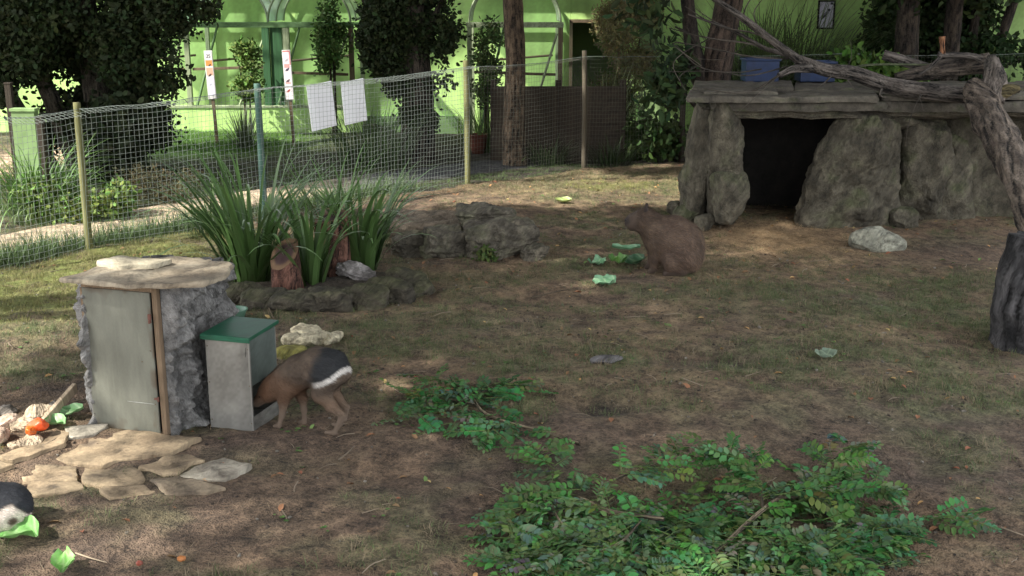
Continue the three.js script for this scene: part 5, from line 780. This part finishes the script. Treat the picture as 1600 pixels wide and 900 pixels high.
function furGeo(g, n, len, w, color, flow, seed, skip = () => false) {
  const R = rngOf(seed), p = g.attributes.position, q = g.attributes.normal, ix = g.index.array, T3 = ix.length / 3, areas = new Float32Array(T3), A = V(0, 0, 0), B = V(0, 0, 0), C = V(0, 0, 0); let tot = 0;
  for (let i = 0; i < T3; i++) { A.fromBufferAttribute(p, ix[i * 3]); B.fromBufferAttribute(p, ix[i * 3 + 1]); C.fromBufferAttribute(p, ix[i * 3 + 2]); tot += B.sub(A).cross(C.sub(A)).length(); areas[i] = tot; }
  const pos = [], idx = [], cl = [], N = V(0, 0, 0), D = V(0, 0, 0), S = V(0, 0, 0);
  for (let k = 0; k < n; k++) {
    const t = R() * tot; let a = 0, b = T3 - 1; while (a < b) { const m = (a + b) >> 1; areas[m] < t ? a = m + 1 : b = m; }
    const v = ix[a * 3]; A.fromBufferAttribute(p, v); B.fromBufferAttribute(p, ix[a * 3 + 1]).lerp(A, R()); A.lerp(B, R()); if (skip(A)) continue; N.fromBufferAttribute(q, v);
    D.copy(flow(A)).addScaledVector(N, -D.dot(N)).normalize().addScaledVector(N, 0.28 + R() * 0.2).add(V((R() - 0.5) * 0.35, (R() - 0.5) * 0.35, (R() - 0.5) * 0.35)).normalize(); S.crossVectors(D, N).normalize();
    const l = len * (0.6 + R() * 0.8), c = color(A), j = 0.5 + R() * 1.1, o = pos.length / 3;
    pos.push(A.x + S.x * w, A.y + S.y * w, A.z + S.z * w, A.x - S.x * w, A.y - S.y * w, A.z - S.z * w, A.x + D.x * l, A.y + D.y * l, A.z + D.z * l); idx.push(o, o + 1, o + 2); for (let m = 0; m < 3; m++) cl.push(c[0] * j, c[1] * j, c[2] * j);
  }
  return geoOf(pos, idx, cl);
}
const eyeMat = M('eye', [0.008, 0.006, 0.005], { rough: 0.1 });
function earGeo(h, w, c) { const pos = [], idx = [], cl = []; for (let j = 0; j <= 6; j++) for (let i = 0; i <= 6; i++) { const t = j / 6, s = i / 6 * 2 - 1, W = w * Math.sqrt(Math.max(0, 1 - (t - 0.35) ** 2 / 0.45)) * 0.5; pos.push(s * W, t * h, (1 - s * s) * w * 0.25 * (1 - t * 0.5)); const k = 1 - 0.35 * (1 - Math.abs(s)); cl.push(c[0] * k, c[1] * k, c[2] * k); } for (let j = 0; j < 6; j++) for (let i = 0; i < 6; i++) { const a = j * 7 + i; idx.push(a, a + 1, a + 7, a + 1, a + 8, a + 7); } return geoOf(pos, idx, cl); }
{ // sitting capybara, facing left (-x)
  const p = on(1056, 424), t = thing('capybara', 'brown capybara sitting on its haunches facing left near the shelter entrance', 'capybara', [p.x + 0.01, p.y - 0.01, p.z], -0.12); t.scale.set(0.91, 1.03, 0.95);
  const bones = [
    [0.04, 0.245, 0, 0.225, -0.06, 0.3, 0, 0.2], [-0.06, 0.3, 0, 0.2, -0.2, 0.345, 0, 0.15], [0.1, 0.14, 0.04, 0.14, 0.03, 0.14, -0.05, 0.14], [-0.2, 0.345, 0, 0.15, -0.29, 0.43, 0, 0.105], [-0.29, 0.43, 0, 0.105, -0.345, 0.475, 0, 0.092],
    [-0.34, 0.475, 0, 0.09, -0.455, 0.45, 0, 0.062, 0.7], [-0.455, 0.45, 0, 0.062, -0.475, 0.44, 0, 0.056, 0.6], [-0.37, 0.42, 0, 0.06, -0.44, 0.415, 0, 0.045, 0.6], [-0.17, 0.26, 0, 0.13, -0.08, 0.2, 0, 0.15],
    [-0.2, 0.28, 0.09, 0.075, -0.225, 0.16, 0.095, 0.047, 0.6], [-0.225, 0.16, 0.095, 0.047, -0.235, 0.05, 0.095, 0.034, 0.4], [-0.235, 0.04, 0.095, 0.034, -0.275, 0.02, 0.1, 0.022, 0.3], [-0.2, 0.28, -0.09, 0.075, -0.245, 0.16, -0.095, 0.047, 0.6], [-0.245, 0.16, -0.095, 0.047, -0.265, 0.05, -0.095, 0.034, 0.4], [-0.265, 0.04, -0.095, 0.034, -0.305, 0.02, -0.1, 0.022, 0.3],
    [0.06, 0.17, 0.12, 0.125, -0.06, 0.13, 0.15, 0.085, 0.8], [-0.06, 0.12, 0.15, 0.08, 0.04, 0.05, 0.155, 0.05, 0.5], [0.05, 0.04, 0.155, 0.04, -0.12, 0.022, 0.165, 0.028, 0.3], [0.06, 0.17, -0.12, 0.125, -0.06, 0.13, -0.15, 0.085, 0.8], [0.05, 0.04, -0.155, 0.04, -0.12, 0.022, -0.165, 0.028, 0.3]];
  const g = bodyGeo(bones, 0.011, 0.07, 0.005, 3);
  const color = (v) => { const f = fbm(v.x * 14, v.y * 14, v.z * 14, 3), head = sstep(-0.3, -0.42, v.x); let c = mixc([0.066, 0.044, 0.031], [0.138, 0.096, 0.066], clamp(0.5 + f * 1.1 + 0.25 * noise(v.x * 90, v.y * 14, v.z * 14))); c = mixc(c, [0.04, 0.027, 0.022], head * 0.35 + sstep(0.1, 0.0, v.y) * 0.5); c = mixc(c, [0.15, 0.1, 0.078], sstep(0.25, 0.1, Math.abs(v.x - 0.0)) * sstep(0.35, 0.2, Math.abs(v.y - 0.3)) * 0.25); return mixc(c, [0.03, 0.022, 0.02], sstep(0.05, 0.02, Math.hypot(v.x + 0.515, v.y - 0.46)) * 0.8); };
  paint(g, color); const b = part('body', wrapUV(g, 3), mat.fur, t);
  tag(part('fur', furGeo(g, 12000, 0.034, 0.0016, (v) => { const c = color(v); return [c[0] * 1.35, c[1] * 1.32, c[2] * 1.28]; }, (v) => V(1, v.x > 0.05 ? -1.2 : -0.35, 0), 5, (v) => v.x < -0.42 || v.y < 0.05), mat.leafD, b), null, null, null, 'stuff');
  for (const s of [1, -1]) { const e = part('ear', earGeo(0.056, 0.048, [0.04, 0.027, 0.022]), mat.fur, t); e.position.set(-0.325, 0.55, s * 0.065); e.rotation.set(s * 0.25, 0.5 * s + (s < 0 ? Math.PI : 0), 0.15); const y = part('eye', new THREE.SphereGeometry(0.0135, 12, 10), eyeMat, t); y.position.set(-0.392, 0.522, s * 0.058); const n = part('nostril', new THREE.SphereGeometry(0.008, 8, 6), mat.dark, t); n.position.set(-0.527, 0.462, s * 0.022); }
  part('mouth', limb([V(-0.52, 0.42, 0), V(-0.49, 0.405, 0.045), V(-0.44, 0.4, 0.056)], [0.004, 0.004, 0.002], { n: 5, rough: 0 }), mat.dark, t);
}
const maraColor = (v) => {  // facing -x: rump high at the right
  const f = fbm(v.x * 22, v.y * 22, v.z * 22, 3); let c = mixc([0.085, 0.062, 0.045], [0.155, 0.115, 0.084], 0.5 + f);
  c = mixc(c, [0.17, 0.085, 0.043], sstep(0.31, 0.2, v.y + 0.35 * v.x) * 0.6 * sstep(0.05, -0.12, v.x)); c = mixc(c, [0.2, 0.09, 0.04], sstep(-0.27, -0.36, v.x) * 0.5);
  const leg = sstep(0.27, 0.2, v.y) * sstep(-0.1, 0.0, v.x); c = mixc(c, [0.2, 0.13, 0.085], leg * 0.85); c = mixc(c, [0.22, 0.165, 0.12], sstep(0.2, 0.1, v.y) * 0.8);
  const line = 0.325 + 0.42 * (v.x - 0.02) + 0.012 * Math.sin(v.z * 30), ax = 0.0 + (0.5 - v.y) * -0.28;
  const dark = sstep(ax - 0.02, ax + 0.05, v.x + fbm(v.x * 40, v.y * 40, v.z * 40, 2) * 0.03) * sstep(line + 0.005, line + 0.02, v.y); c = mixc(c, [0.022, 0.026, 0.03], dark * 0.95);
  const band = sstep(line - 0.03, line - 0.012, v.y) * sstep(line + 0.02, line + 0.006, v.y) * sstep(-0.03, 0.03, v.x); return mixc(c, [0.72, 0.69, 0.64], band);
};
{ // mara feeding, head in the feeder
  const p = on(497, 675), t = thing('mara', 'grey-brown mara with dark rump and white band feeding with its head in the metal feeder', 'mara', [p.x + 0.025, p.y - 0.004, p.z - 0.05], -0.26);
  const bones = [
    [0.07, 0.4, 0, 0.092, -0.02, 0.392, 0, 0.097], [-0.02, 0.392, 0, 0.097, -0.13, 0.345, 0, 0.092], [-0.13, 0.345, 0, 0.092, -0.22, 0.29, 0, 0.08], [-0.22, 0.28, 0, 0.09, -0.3, 0.235, 0, 0.066], [-0.3, 0.235, 0, 0.064, -0.345, 0.2, 0, 0.052], [-0.345, 0.2, 0, 0.05, -0.42, 0.13, 0, 0.03, 0.6], [0.1, 0.37, 0, 0.08, 0.135, 0.36, 0, 0.045],
    [0.05, 0.34, 0.05, 0.085, 0.02, 0.245, 0.06, 0.052], [0.02, 0.245, 0.06, 0.05, 0.085, 0.175, 0.066, 0.034, 0.6], [0.085, 0.175, 0.066, 0.032, 0.15, 0.125, 0.064, 0.018, 0.3], [0.15, 0.125, 0.064, 0.018, 0.115, 0.05, 0.064, 0.0135, 0.25], [0.115, 0.05, 0.064, 0.0135, 0.095, 0.014, 0.064, 0.014, 0.25], [0.095, 0.013, 0.064, 0.013, 0.045, 0.01, 0.066, 0.01, 0.25],
    [0.05, 0.34, -0.05, 0.085, 0.0, 0.24, -0.068, 0.062], [0.0, 0.24, -0.068, 0.06, 0.06, 0.175, -0.066, 0.034, 0.6], [0.06, 0.175, -0.066, 0.032, 0.12, 0.125, -0.064, 0.018, 0.3], [0.12, 0.125, -0.064, 0.018, 0.105, 0.05, -0.064, 0.0135, 0.25], [0.105, 0.05, -0.064, 0.0135, 0.075, 0.014, -0.064, 0.014, 0.25], [0.075, 0.013, -0.064, 0.013, 0.03, 0.01, -0.066, 0.01, 0.25],
    [-0.2, 0.25, 0.045, 0.055, -0.225, 0.17, 0.05, 0.03, 0.6], [-0.225, 0.17, 0.05, 0.028, -0.235, 0.09, 0.05, 0.017, 0.3], [-0.235, 0.09, 0.05, 0.017, -0.26, 0.018, 0.05, 0.013, 0.25], [-0.26, 0.016, 0.05, 0.014, -0.29, 0.01, 0.05, 0.01, 0.25],
    [-0.18, 0.25, -0.045, 0.055, -0.155, 0.17, -0.05, 0.03, 0.6], [-0.155, 0.17, -0.05, 0.028, -0.145, 0.09, -0.05, 0.017, 0.3], [-0.145, 0.09, -0.05, 0.017, -0.145, 0.018, -0.05, 0.013, 0.25], [-0.145, 0.016, -0.05, 0.014, -0.178, 0.01, -0.05, 0.01, 0.25]];
  const g = bodyGeo(bones, 0.007, 0.05, 0.003, 7); paint(g, maraColor); const b = part('body', wrapUV(g, 4), mat.fur, t);
  tag(part('fur', furGeo(g, 14000, 0.02, 0.0009, maraColor, (v) => V(1, -0.5, 0), 6, (v) => v.y < 0.13 || v.x < -0.36), mat.leafD, b), null, null, null, 'stuff');
  for (const s of [1, -1]) { const e = part('ear', earGeo(0.065, 0.035, [0.2, 0.14, 0.1]), mat.fur, t); e.position.set(-0.325, 0.235, s * 0.035); e.rotation.set(s * 0.5, s < 0 ? Math.PI : 0, -0.5); const y = part('eye', new THREE.SphereGeometry(0.01, 10, 8), eyeMat, t); y.position.set(-0.375, 0.185, s * 0.04); }
}
{ // mara resting at the left edge, seen from behind: its rump in the picture
  const p = on(18, 822), t = thing('mara', 'resting mara with dark rump and broad white band, cut by the left edge', 'mara', [p.x, p.y - 0.008, p.z], 0.25);
  const bones = [[0.0, 0.115, 0, 0.108, -0.14, 0.13, 0, 0.115], [-0.14, 0.13, 0, 0.115, -0.34, 0.15, 0, 0.1], [-0.34, 0.15, 0, 0.1, -0.45, 0.23, 0, 0.06], [-0.45, 0.23, 0, 0.058, -0.5, 0.27, 0, 0.05], [-0.5, 0.27, 0, 0.05, -0.58, 0.24, 0, 0.03, 0.6], [-0.03, 0.09, 0.06, 0.085, -0.12, 0.06, 0.08, 0.06], [-0.03, 0.02, 0.1, 0.024, -0.17, 0.015, 0.1, 0.018, 0.4], [-0.03, 0.09, -0.06, 0.085, -0.12, 0.06, -0.08, 0.06], [-0.33, 0.09, 0.06, 0.04, -0.34, 0.02, 0.07, 0.018, 0.4], [-0.34, 0.015, 0.07, 0.018, -0.46, 0.014, 0.07, 0.014, 0.4], [-0.33, 0.09, -0.06, 0.04, -0.46, 0.014, -0.07, 0.014, 0.4]];
  const cf = (v) => { const f = fbm(v.x * 22, v.y * 22, v.z * 22, 3); let c = mixc([0.13, 0.1, 0.075], [0.23, 0.175, 0.13], 0.5 + f); c = mixc(c, [0.35, 0.24, 0.17], sstep(0.1, 0.03, v.y) * 0.6); const line = 0.128 + 0.03 * Math.sin(v.x * 20 + 1) - (v.x > 0.03 ? (v.x - 0.03) * 0.9 : 0); c = mixc(c, [0.03, 0.033, 0.04], sstep(-0.2, -0.14, v.x) * sstep(line, line + 0.012, v.y)); c = mixc(c, [0.74, 0.64, 0.56], sstep(-0.2, -0.14, v.x) * sstep(line + 0.008, line - 0.004, v.y) * sstep(0.02, 0.045, v.y)); return mixc(c, [0.1, 0.06, 0.05], sstep(0.03, 0.012, Math.hypot(v.x - 0.03, v.y - 0.085))); };
  const g = bodyGeo(bones, 0.008, 0.05, 0.003, 9); paint(g, cf); const b = part('body', wrapUV(g, 4), mat.fur, t); tag(part('fur', furGeo(g, 7000, 0.014, 0.001, cf, (v) => V(1, -0.5, 0), 7, (v) => v.y < 0.03), mat.leafD, b), null, null, null, 'stuff');
  for (const s of [1, -1]) { const e = part('ear', earGeo(0.07, 0.04, [0.2, 0.14, 0.1]), mat.fur, t); e.position.set(-0.48, 0.31, s * 0.03); e.rotation.set(0, Math.PI / 2, 0); const y = part('eye', new THREE.SphereGeometry(0.01, 10, 8), eyeMat, t); y.position.set(-0.535, 0.27, s * 0.038); }
}

// ---------------------------------------------------------------- ground litter
{
  const R = rngOf(900), seen = () => { const z = -3.8 - 13.5 * Math.pow(R(), 0.75), x = (R() * 2 - 1) * (0.48 * -z + 0.4); return [x, z]; };
  const flat = (x, z, y, s, tilt = 0.5) => new THREE.Matrix4().compose(at(x, z, y), new THREE.Quaternion().setFromEuler(new THREE.Euler((R() - 0.5) * tilt, R() * 6.283, (R() - 0.5) * tilt)), V(s, s, s));
  // short grass
  const tuft = (seed, n, h, sp, w) => { const r = rngOf(seed), l = []; for (let i = 0; i < n; i++) { const a = r() * 6.28, q = sp * Math.sqrt(r()), k = 0.75 + r() * 0.5; l.push(blade(r, V(Math.cos(a) * q, -0.004, Math.sin(a) * q), h * (0.5 + r()), w, 0.2 + r() * 0.9, r() * 6.28, [0.8 * k, 0.8 * k, 0.8 * k], [k * 1.1, k * 1.1, k * 1.1], 1, 2)); } return merge(l); };
  const tufts = [tuft(1, 14, 0.028, 0.05, 0.0032), tuft(2, 18, 0.035, 0.06, 0.0032), tuft(3, 12, 0.045, 0.04, 0.0035)], lists = [[], [], []];
  for (let i = 0; i < 80000; i++) {
    const [x, z] = seen(), d = distLine(x, z, FENCE); let k, c;
    if (d < 0) { const w = cover(x, z), n = fbm(x * 1.7 + 9, z * 1.9, 1, 4) * 1.6 + fbm(x * 6, z * 6, 8, 3) * 0.9; k = clamp(0.16 + n * 0.5) + w.green * 0.6 + w.lush * 0.9 - w.bare * 0.7 + w.straw * 0.25; const dry = R() < 0.3 + w.straw * 0.5; c = w.lush > 0.3 ? mixc([0.15, 0.19, 0.05], [0.3, 0.27, 0.1], R()) : dry ? mixc([0.19, 0.145, 0.085], [0.28, 0.225, 0.14], R()) : mixc([0.075, 0.11, 0.04], [0.14, 0.175, 0.065], R()); }
    else { if (Math.abs(distLine(x, z, PATH)) < 0.55) continue; k = 0.55; c = mixc([0.05, 0.09, 0.025], [0.13, 0.2, 0.06], R()); }
    if (R() < k) lists[Math.floor(R() * 3)].push([flat(x, z, 0, 0.7 + R() * 0.6, 0.2), c]);
  }
  lists.forEach((l, i) => tag(instances('grass', tufts[i], mat.grass, l), ['short worn grass growing in patches on the soil', 'thin grass scattered over the enclosure floor', 'slightly taller sparse grass on the enclosure floor'][i], 'grass', null, 'stuff'));
  const lw = []; for (let i = 0; i < 2600; i++) { const x = -5.2 + (R() + R() + R() - 1.5) * 1.5, z = -18.95 + (R() - 0.5) * 1.5; lw.push([flat(x, z, 0, 1 + R(), 0.2), mixc([0.09, 0.2, 0.035], [0.18, 0.34, 0.07], R())]); }
  tag(instances('lawn_grass', tufts[2], mat.grass, lw), 'bright green lawn grass below the low aviary wall', 'lawn', null, 'stuff');
  // taller grass along the fence
  const edge = tuft(4, 16, 0.16, 0.09, 0.006), el = []; for (let i = 0; i < 750; i++) { const s = R() * 3.75, j = Math.floor(s), [ax, az] = FENCE[j], [bx, bz] = FENCE[j + 1], t = s - j, o = 0.12 + 0.45 * R(), L = Math.hypot(bx - ax, bz - az), x = lerp(ax, bx, t) + (bz - az) / L * o, z = lerp(az, bz, t) - (bx - ax) / L * o; el.push([flat(x, z, 0, 0.6 + R() * 0.9, 0.3), mixc([0.045, 0.09, 0.025], [0.11, 0.17, 0.06], R())]); }
  tag(instances('fence_grass', edge, mat.grass, el), 'taller unmown grass along the outer foot of the wire fence', 'grass', null, 'stuff');
  // dry straw and fibres
  const fibre = blade(rngOf(3), V(-0.025, 0.002, 0), 0.05, 0.0022, 1.45, 0, [0.9, 0.9, 0.9], [1, 1, 1], 0.3, 2), fl = [];
  for (let i = 0; i < 70000; i++) { const [x, z] = seen(); if (distLine(x, z, FENCE) > 0) continue; const w = cover(x, z); if (R() < 0.3 + w.straw * 0.5 + w.hay - w.lush * 0.2 - w.bare * 0.12) fl.push([flat(x, z, 0.002 + R() * 0.012, 0.5 + R() * 0.9, 0.5), mixc([0.14, 0.105, 0.07], [0.36, 0.28, 0.18], Math.pow(R(), 1.4))]); }
  for (let i = 0; i < 9000; i++) { const [cx, cz] = xz(1205, 372), x = cx + (R() + R() - 1) * 0.9, z = cz + (R() + R() - 1) * 1.1; fl.push([flat(x, z, 0.003 + R() * 0.03, 0.8 + R(), 0.6), mixc([0.26, 0.17, 0.09], [0.5, 0.37, 0.21], R())]); }
  tag(instances('dry_straw', fibre, mat.grass, fl), 'dry straw and needle-like fibres strewn over the soil', 'straw', null, 'stuff');
  // soil crumbs
  const crumb = rock(0.03, 0.02, 0.026, 5, { detail: 2, rough: 0.2, tint: () => [1, 1, 1] }), cr = []; for (let i = 0; i < 16000; i++) { const [x, z] = seen(); if (distLine(x, z, FENCE) > -0.1) continue; const n = fbm(x * 1.5, z * 1.8, 11, 3); if (R() < (0.4 + n * 1.6) * sstep(-12, -7, z)) cr.push([flat(x, z, -0.003, 0.25 + R() * R() * 0.9, 3), mixc([0.07, 0.053, 0.042], [0.15, 0.115, 0.085], R())]); }
  tag(instances('soil_crumbs', crumb, mat.rock, cr), 'crumbs of dark soil lying on the enclosure floor', 'soil', null, 'stuff');
  // pebbles, fallen leaves, twigs
  const pb = []; for (let i = 0; i < 1700; i++) { const [x, z] = seen(); if (distLine(x, z, FENCE) > -0.1) continue; pb.push([flat(x, z, 0.004, 0.22 + R() * R() * 0.9, 1), mixc([0.28, 0.25, 0.2], [0.62, 0.56, 0.46], R())]); }
  tag(instances('pebbles', crumb, mat.rock, pb), 'pale pebbles and chips scattered on the soil', 'pebbles', null, 'stuff');
  const lf = leafGeo([{ p: V(-0.025, 0, 0), dir: V(1, 0, 0), up: V(0, 1, 0), l: 0.052, w: 0.026, c: [1, 1, 1], fold: 0.2 }]), ll = []; for (let i = 0; i < 1500; i++) { const [x, z] = seen(); if (distLine(x, z, FENCE) > -0.1) continue; const k = R(), c = k < 0.5 ? [0.22 + R() * 0.1, 0.15, 0.08] : k < 0.75 ? [0.4 + R() * 0.2, 0.32, 0.14] : k < 0.9 ? [0.3, 0.12, 0.07] : [0.14, 0.22, 0.07]; if (R() < 0.5 || z < -10) ll.push([flat(x, z, 0.008, 0.45 + R() * 0.8, 0.9), c]); }
  tag(instances('fallen_leaves', lf, mat.leafD, ll), 'small fallen yellow and brown leaves scattered on the ground', 'fallen leaves', null, 'stuff');
  const wl = leafGeo([0, 1, 2, 3, 4].map((i) => ({ p: V(0, 0, 0), dir: V(Math.cos(i * 1.3), 0.5, Math.sin(i * 1.3)).normalize(), up: V(0, 1, 0), l: 0.028, w: 0.018, c: [1, 1, 1] }))), wls = []; for (let i = 0; i < 420; i++) { const [x, z] = seen(), n = fbm(x * 1.3, z * 1.3, 21, 2); if (distLine(x, z, FENCE) > -0.1 || z < -9 || n < -0.05) continue; for (let j = 0; j < 3; j++) wls.push([flat(x + (R() - 0.5) * 0.12, z + (R() - 0.5) * 0.12, 0.004, 0.3 + R() * 0.5, 0.4), mixc([0.06, 0.12, 0.035], [0.12, 0.21, 0.06], R())]); }
  tag(instances('weed_seedlings', wl, mat.leafD, wls), 'tiny green weed seedlings dotted over the foreground soil', 'weeds', null, 'stuff');
  const tw = limb([V(-0.07, 0.004, 0), V(0, 0.009, 0.008), V(0.07, 0.004, -0.004)], [0.0035, 0.003, 0.002], { n: 5, seg: 5, color: () => [1, 1, 1] }), tl = []; for (let i = 0; i < 1000; i++) { const [x, z] = seen(); if (distLine(x, z, FENCE) > -0.1) continue; tl.push([flat(x, z, 0.003, 0.3 + R() * R() * 1.3, 0.2), mixc([0.09, 0.07, 0.05], [0.34, 0.27, 0.19], R())]); }
  tag(instances('fallen_twigs', tw, mat.grass, tl), 'short dead twigs scattered on the soil', 'twigs', null, 'stuff');
}
[[[830, 468], [905, 452], 0.007, 'thin bare stick lying on the lawn below the rockery'], [[1008, 205], [1070, 218], 0.012, 'pale bare stick in the shade left of the shelter behind the fence'], [[405, 462], [432, 508], 0.006, 'bent dry stem hanging over the bed rim behind the feeder'], [[450, 640], [498, 622], 0.005, 'thin stick on the soil under the feeding animal']].forEach(([a, b, r, l], i) => { const p = on(...a), q = on(...b); solo('stick', limb([V(0, 0.015, 0), q.clone().sub(p).multiplyScalar(0.5).add(V(0.01, 0.03, 0.02)), q.clone().sub(p).add(V(0, 0.012, 0))], [r, r * 0.9, r * 0.5], { n: 6, color: barkTint([0.16, 0.12, 0.08], [0.36, 0.29, 0.2]), seed: i }), mat.bark, l, 'stick', p); });

// ---------------------------------------------------------------- tall trees overhead, beside and behind the viewer, that shade the enclosure
{
  const R = rngOf(777), lit = [   // openings in the leaf cover: where sunlight comes down (point, radius, share of leaves missing)
    [V(-5.6, 0.15, -19.0), 1.4, 1], [V(-4.9, 1.3, -18.6), 0.6, 1], [V(-3.65, 1.3, -18.5), 0.5, 1], [V(-7.3, 2.0, -15.6), 0.8, 0.9], [V(-5.0, 2.2, -15.8), 0.5, 0.8], [on(60, 430), 1.0, 1], [on(180, 405), 0.6, 1], [on(30, 520), 0.6, 0.95], [on(250, 380), 0.6, 0.9], [on(-60, 470), 1.0, 1],
    [on(700, 300), 1.0, 0.98], [on(850, 275), 0.9, 0.98], [on(950, 290), 0.7, 0.9], [on(1030, 258), 0.5, 0.9], [on(620, 310), 0.5, 0.8], [on(1190, 385), 0.5, 0.8], [on(1235, 350), 0.35, 0.75],
    [on(60, 690), 0.5, 0.97], [on(20, 780), 0.42, 0.97], [on(180, 720), 0.4, 0.7], [on(340, 735), 0.25, 0.6], [on(90, 830), 0.3, 0.7], [on(250, 870), 0.5, 0.6], [on(560, 890), 0.5, 0.55], [on(400, 850), 0.3, 0.5], [on(900, 880), 0.5, 0.55],
    [G(200, 410, 0.95), 0.26, 1], [G(320, 412, 0.95), 0.22, 1], [on(500, 535), 0.2, 0.8], [V(-3.6, 0.8, -11.8), 0.9, 0.95], [V(-2.0, 1.0, -13.7), 0.9, 0.9], [V(-1.3, 1.2, -14.6), 0.6, 0.8], [V(-0.7, 0.7, -15.3), 0.5, 0.9],
  ];
  const regions = [[-6.6, -2.4, -17.4, -15.2, 2], [-3.2, 1.5, -13.6, -2.2, 1.05], [1.5, 9, -13.6, -2.2, 1.7], [-2.4, 9, -20.8, -16.2, 1.9], [3.4, 16, -25, -13.6, 2], [4.6, 16, -28, -20, 2]], pts = [];
  const Q = V(0, 0, 0);
  for (const [x0, x1, z0, z1, k] of regions) {
    const n = Math.round((x1 - x0) * (z1 - z0) * 46 * k);
    for (let i = 0; i < n; i++) {
      const g = V(lerp(x0, x1, R()), 0, lerp(z0, z1, R())), y = 5 + 3.6 * R(), p = g.clone().addScaledVector(SUN, y / SUN.y);
      if (p.z > 1.5 && Math.abs(p.x) < 1) continue;
      let keep = 1; for (const [c, r, s] of lit) { Q.subVectors(p, c); const a = Q.dot(SUN), d = Math.sqrt(Math.max(0, Q.lengthSq() - a * a)); keep = Math.min(keep, 1 - s * sstep(r * 1.35, r * 0.75, d)); }
      if (fbm(g.x * 1.3, g.z * 1.3, 31, 3) < -0.3) keep *= 0.35;
      if (R() < keep) pts.push(p);
    }
  }
  const trees = [['tall shade tree beside the enclosure, nearest the far fence', -9.8, -13.5], ['tall shade tree to the left of the hutch, outside the view', -8.6, -6.5], ['tall shade tree to the left of the viewer', -6.5, -0.6], ['tall shade tree behind the viewer', -1.8, 2.6], ['tall shade tree to the right of the shelter', 8.2, -12], ['tall woodland tree far to the right of the building', 11, -19.4], ['tall shade tree over the far fence behind the viewer\'s left', -11, -18.2]];
  const own = trees.map(() => []);
  for (const p of pts) { let b = 0, bd = 1e9; trees.forEach(([, x, z], i) => { const d = Math.hypot(p.x - x, p.z - z); if (d < bd) { bd = d; b = i; } }); own[b].push(p); }
  trees.forEach(([label, x, z], i) => {
    if (!own[i].length) return;
    const t = thing('shade_tree', label, 'tree', [x, 0, z]);
    trunkPart(t, [V(0, -0.3, 0), V(0.05, 1.5, 0), V(-0.05, 4, 0.05), V(0.1, 7.5, 0)], [0.34, 0.26, 0.22, 0.1], [0.05, 0.04, 0.03], [0.13, 0.1, 0.075], 700 + i);
    const r = rngOf(i + 5); for (let k = 0; k < 9; k++) { const q = own[i][Math.floor(r() * own[i].length)], h = 3.4 + r() * 2.4, e = V(q.x - x, Math.max(q.y - 0.2, h + 0.3), q.z - z); part('limb', limb([V(0, h, 0), V(e.x * 0.4, lerp(h, e.y, 0.6), e.z * 0.4), e], [0.09, 0.06, 0.02], { n: 7, seed: k, seg: 14, color: barkTint([0.05, 0.04, 0.03], [0.12, 0.09, 0.07]) }), mat.bark, t); }
    crownParts(t, 'roof', own[i].map((q) => V(q.x - x, q.y, q.z - z)), R, [0.06, 0.11, 0.03], mat.leafD);
  });
}

renderer.render(scene, camera);
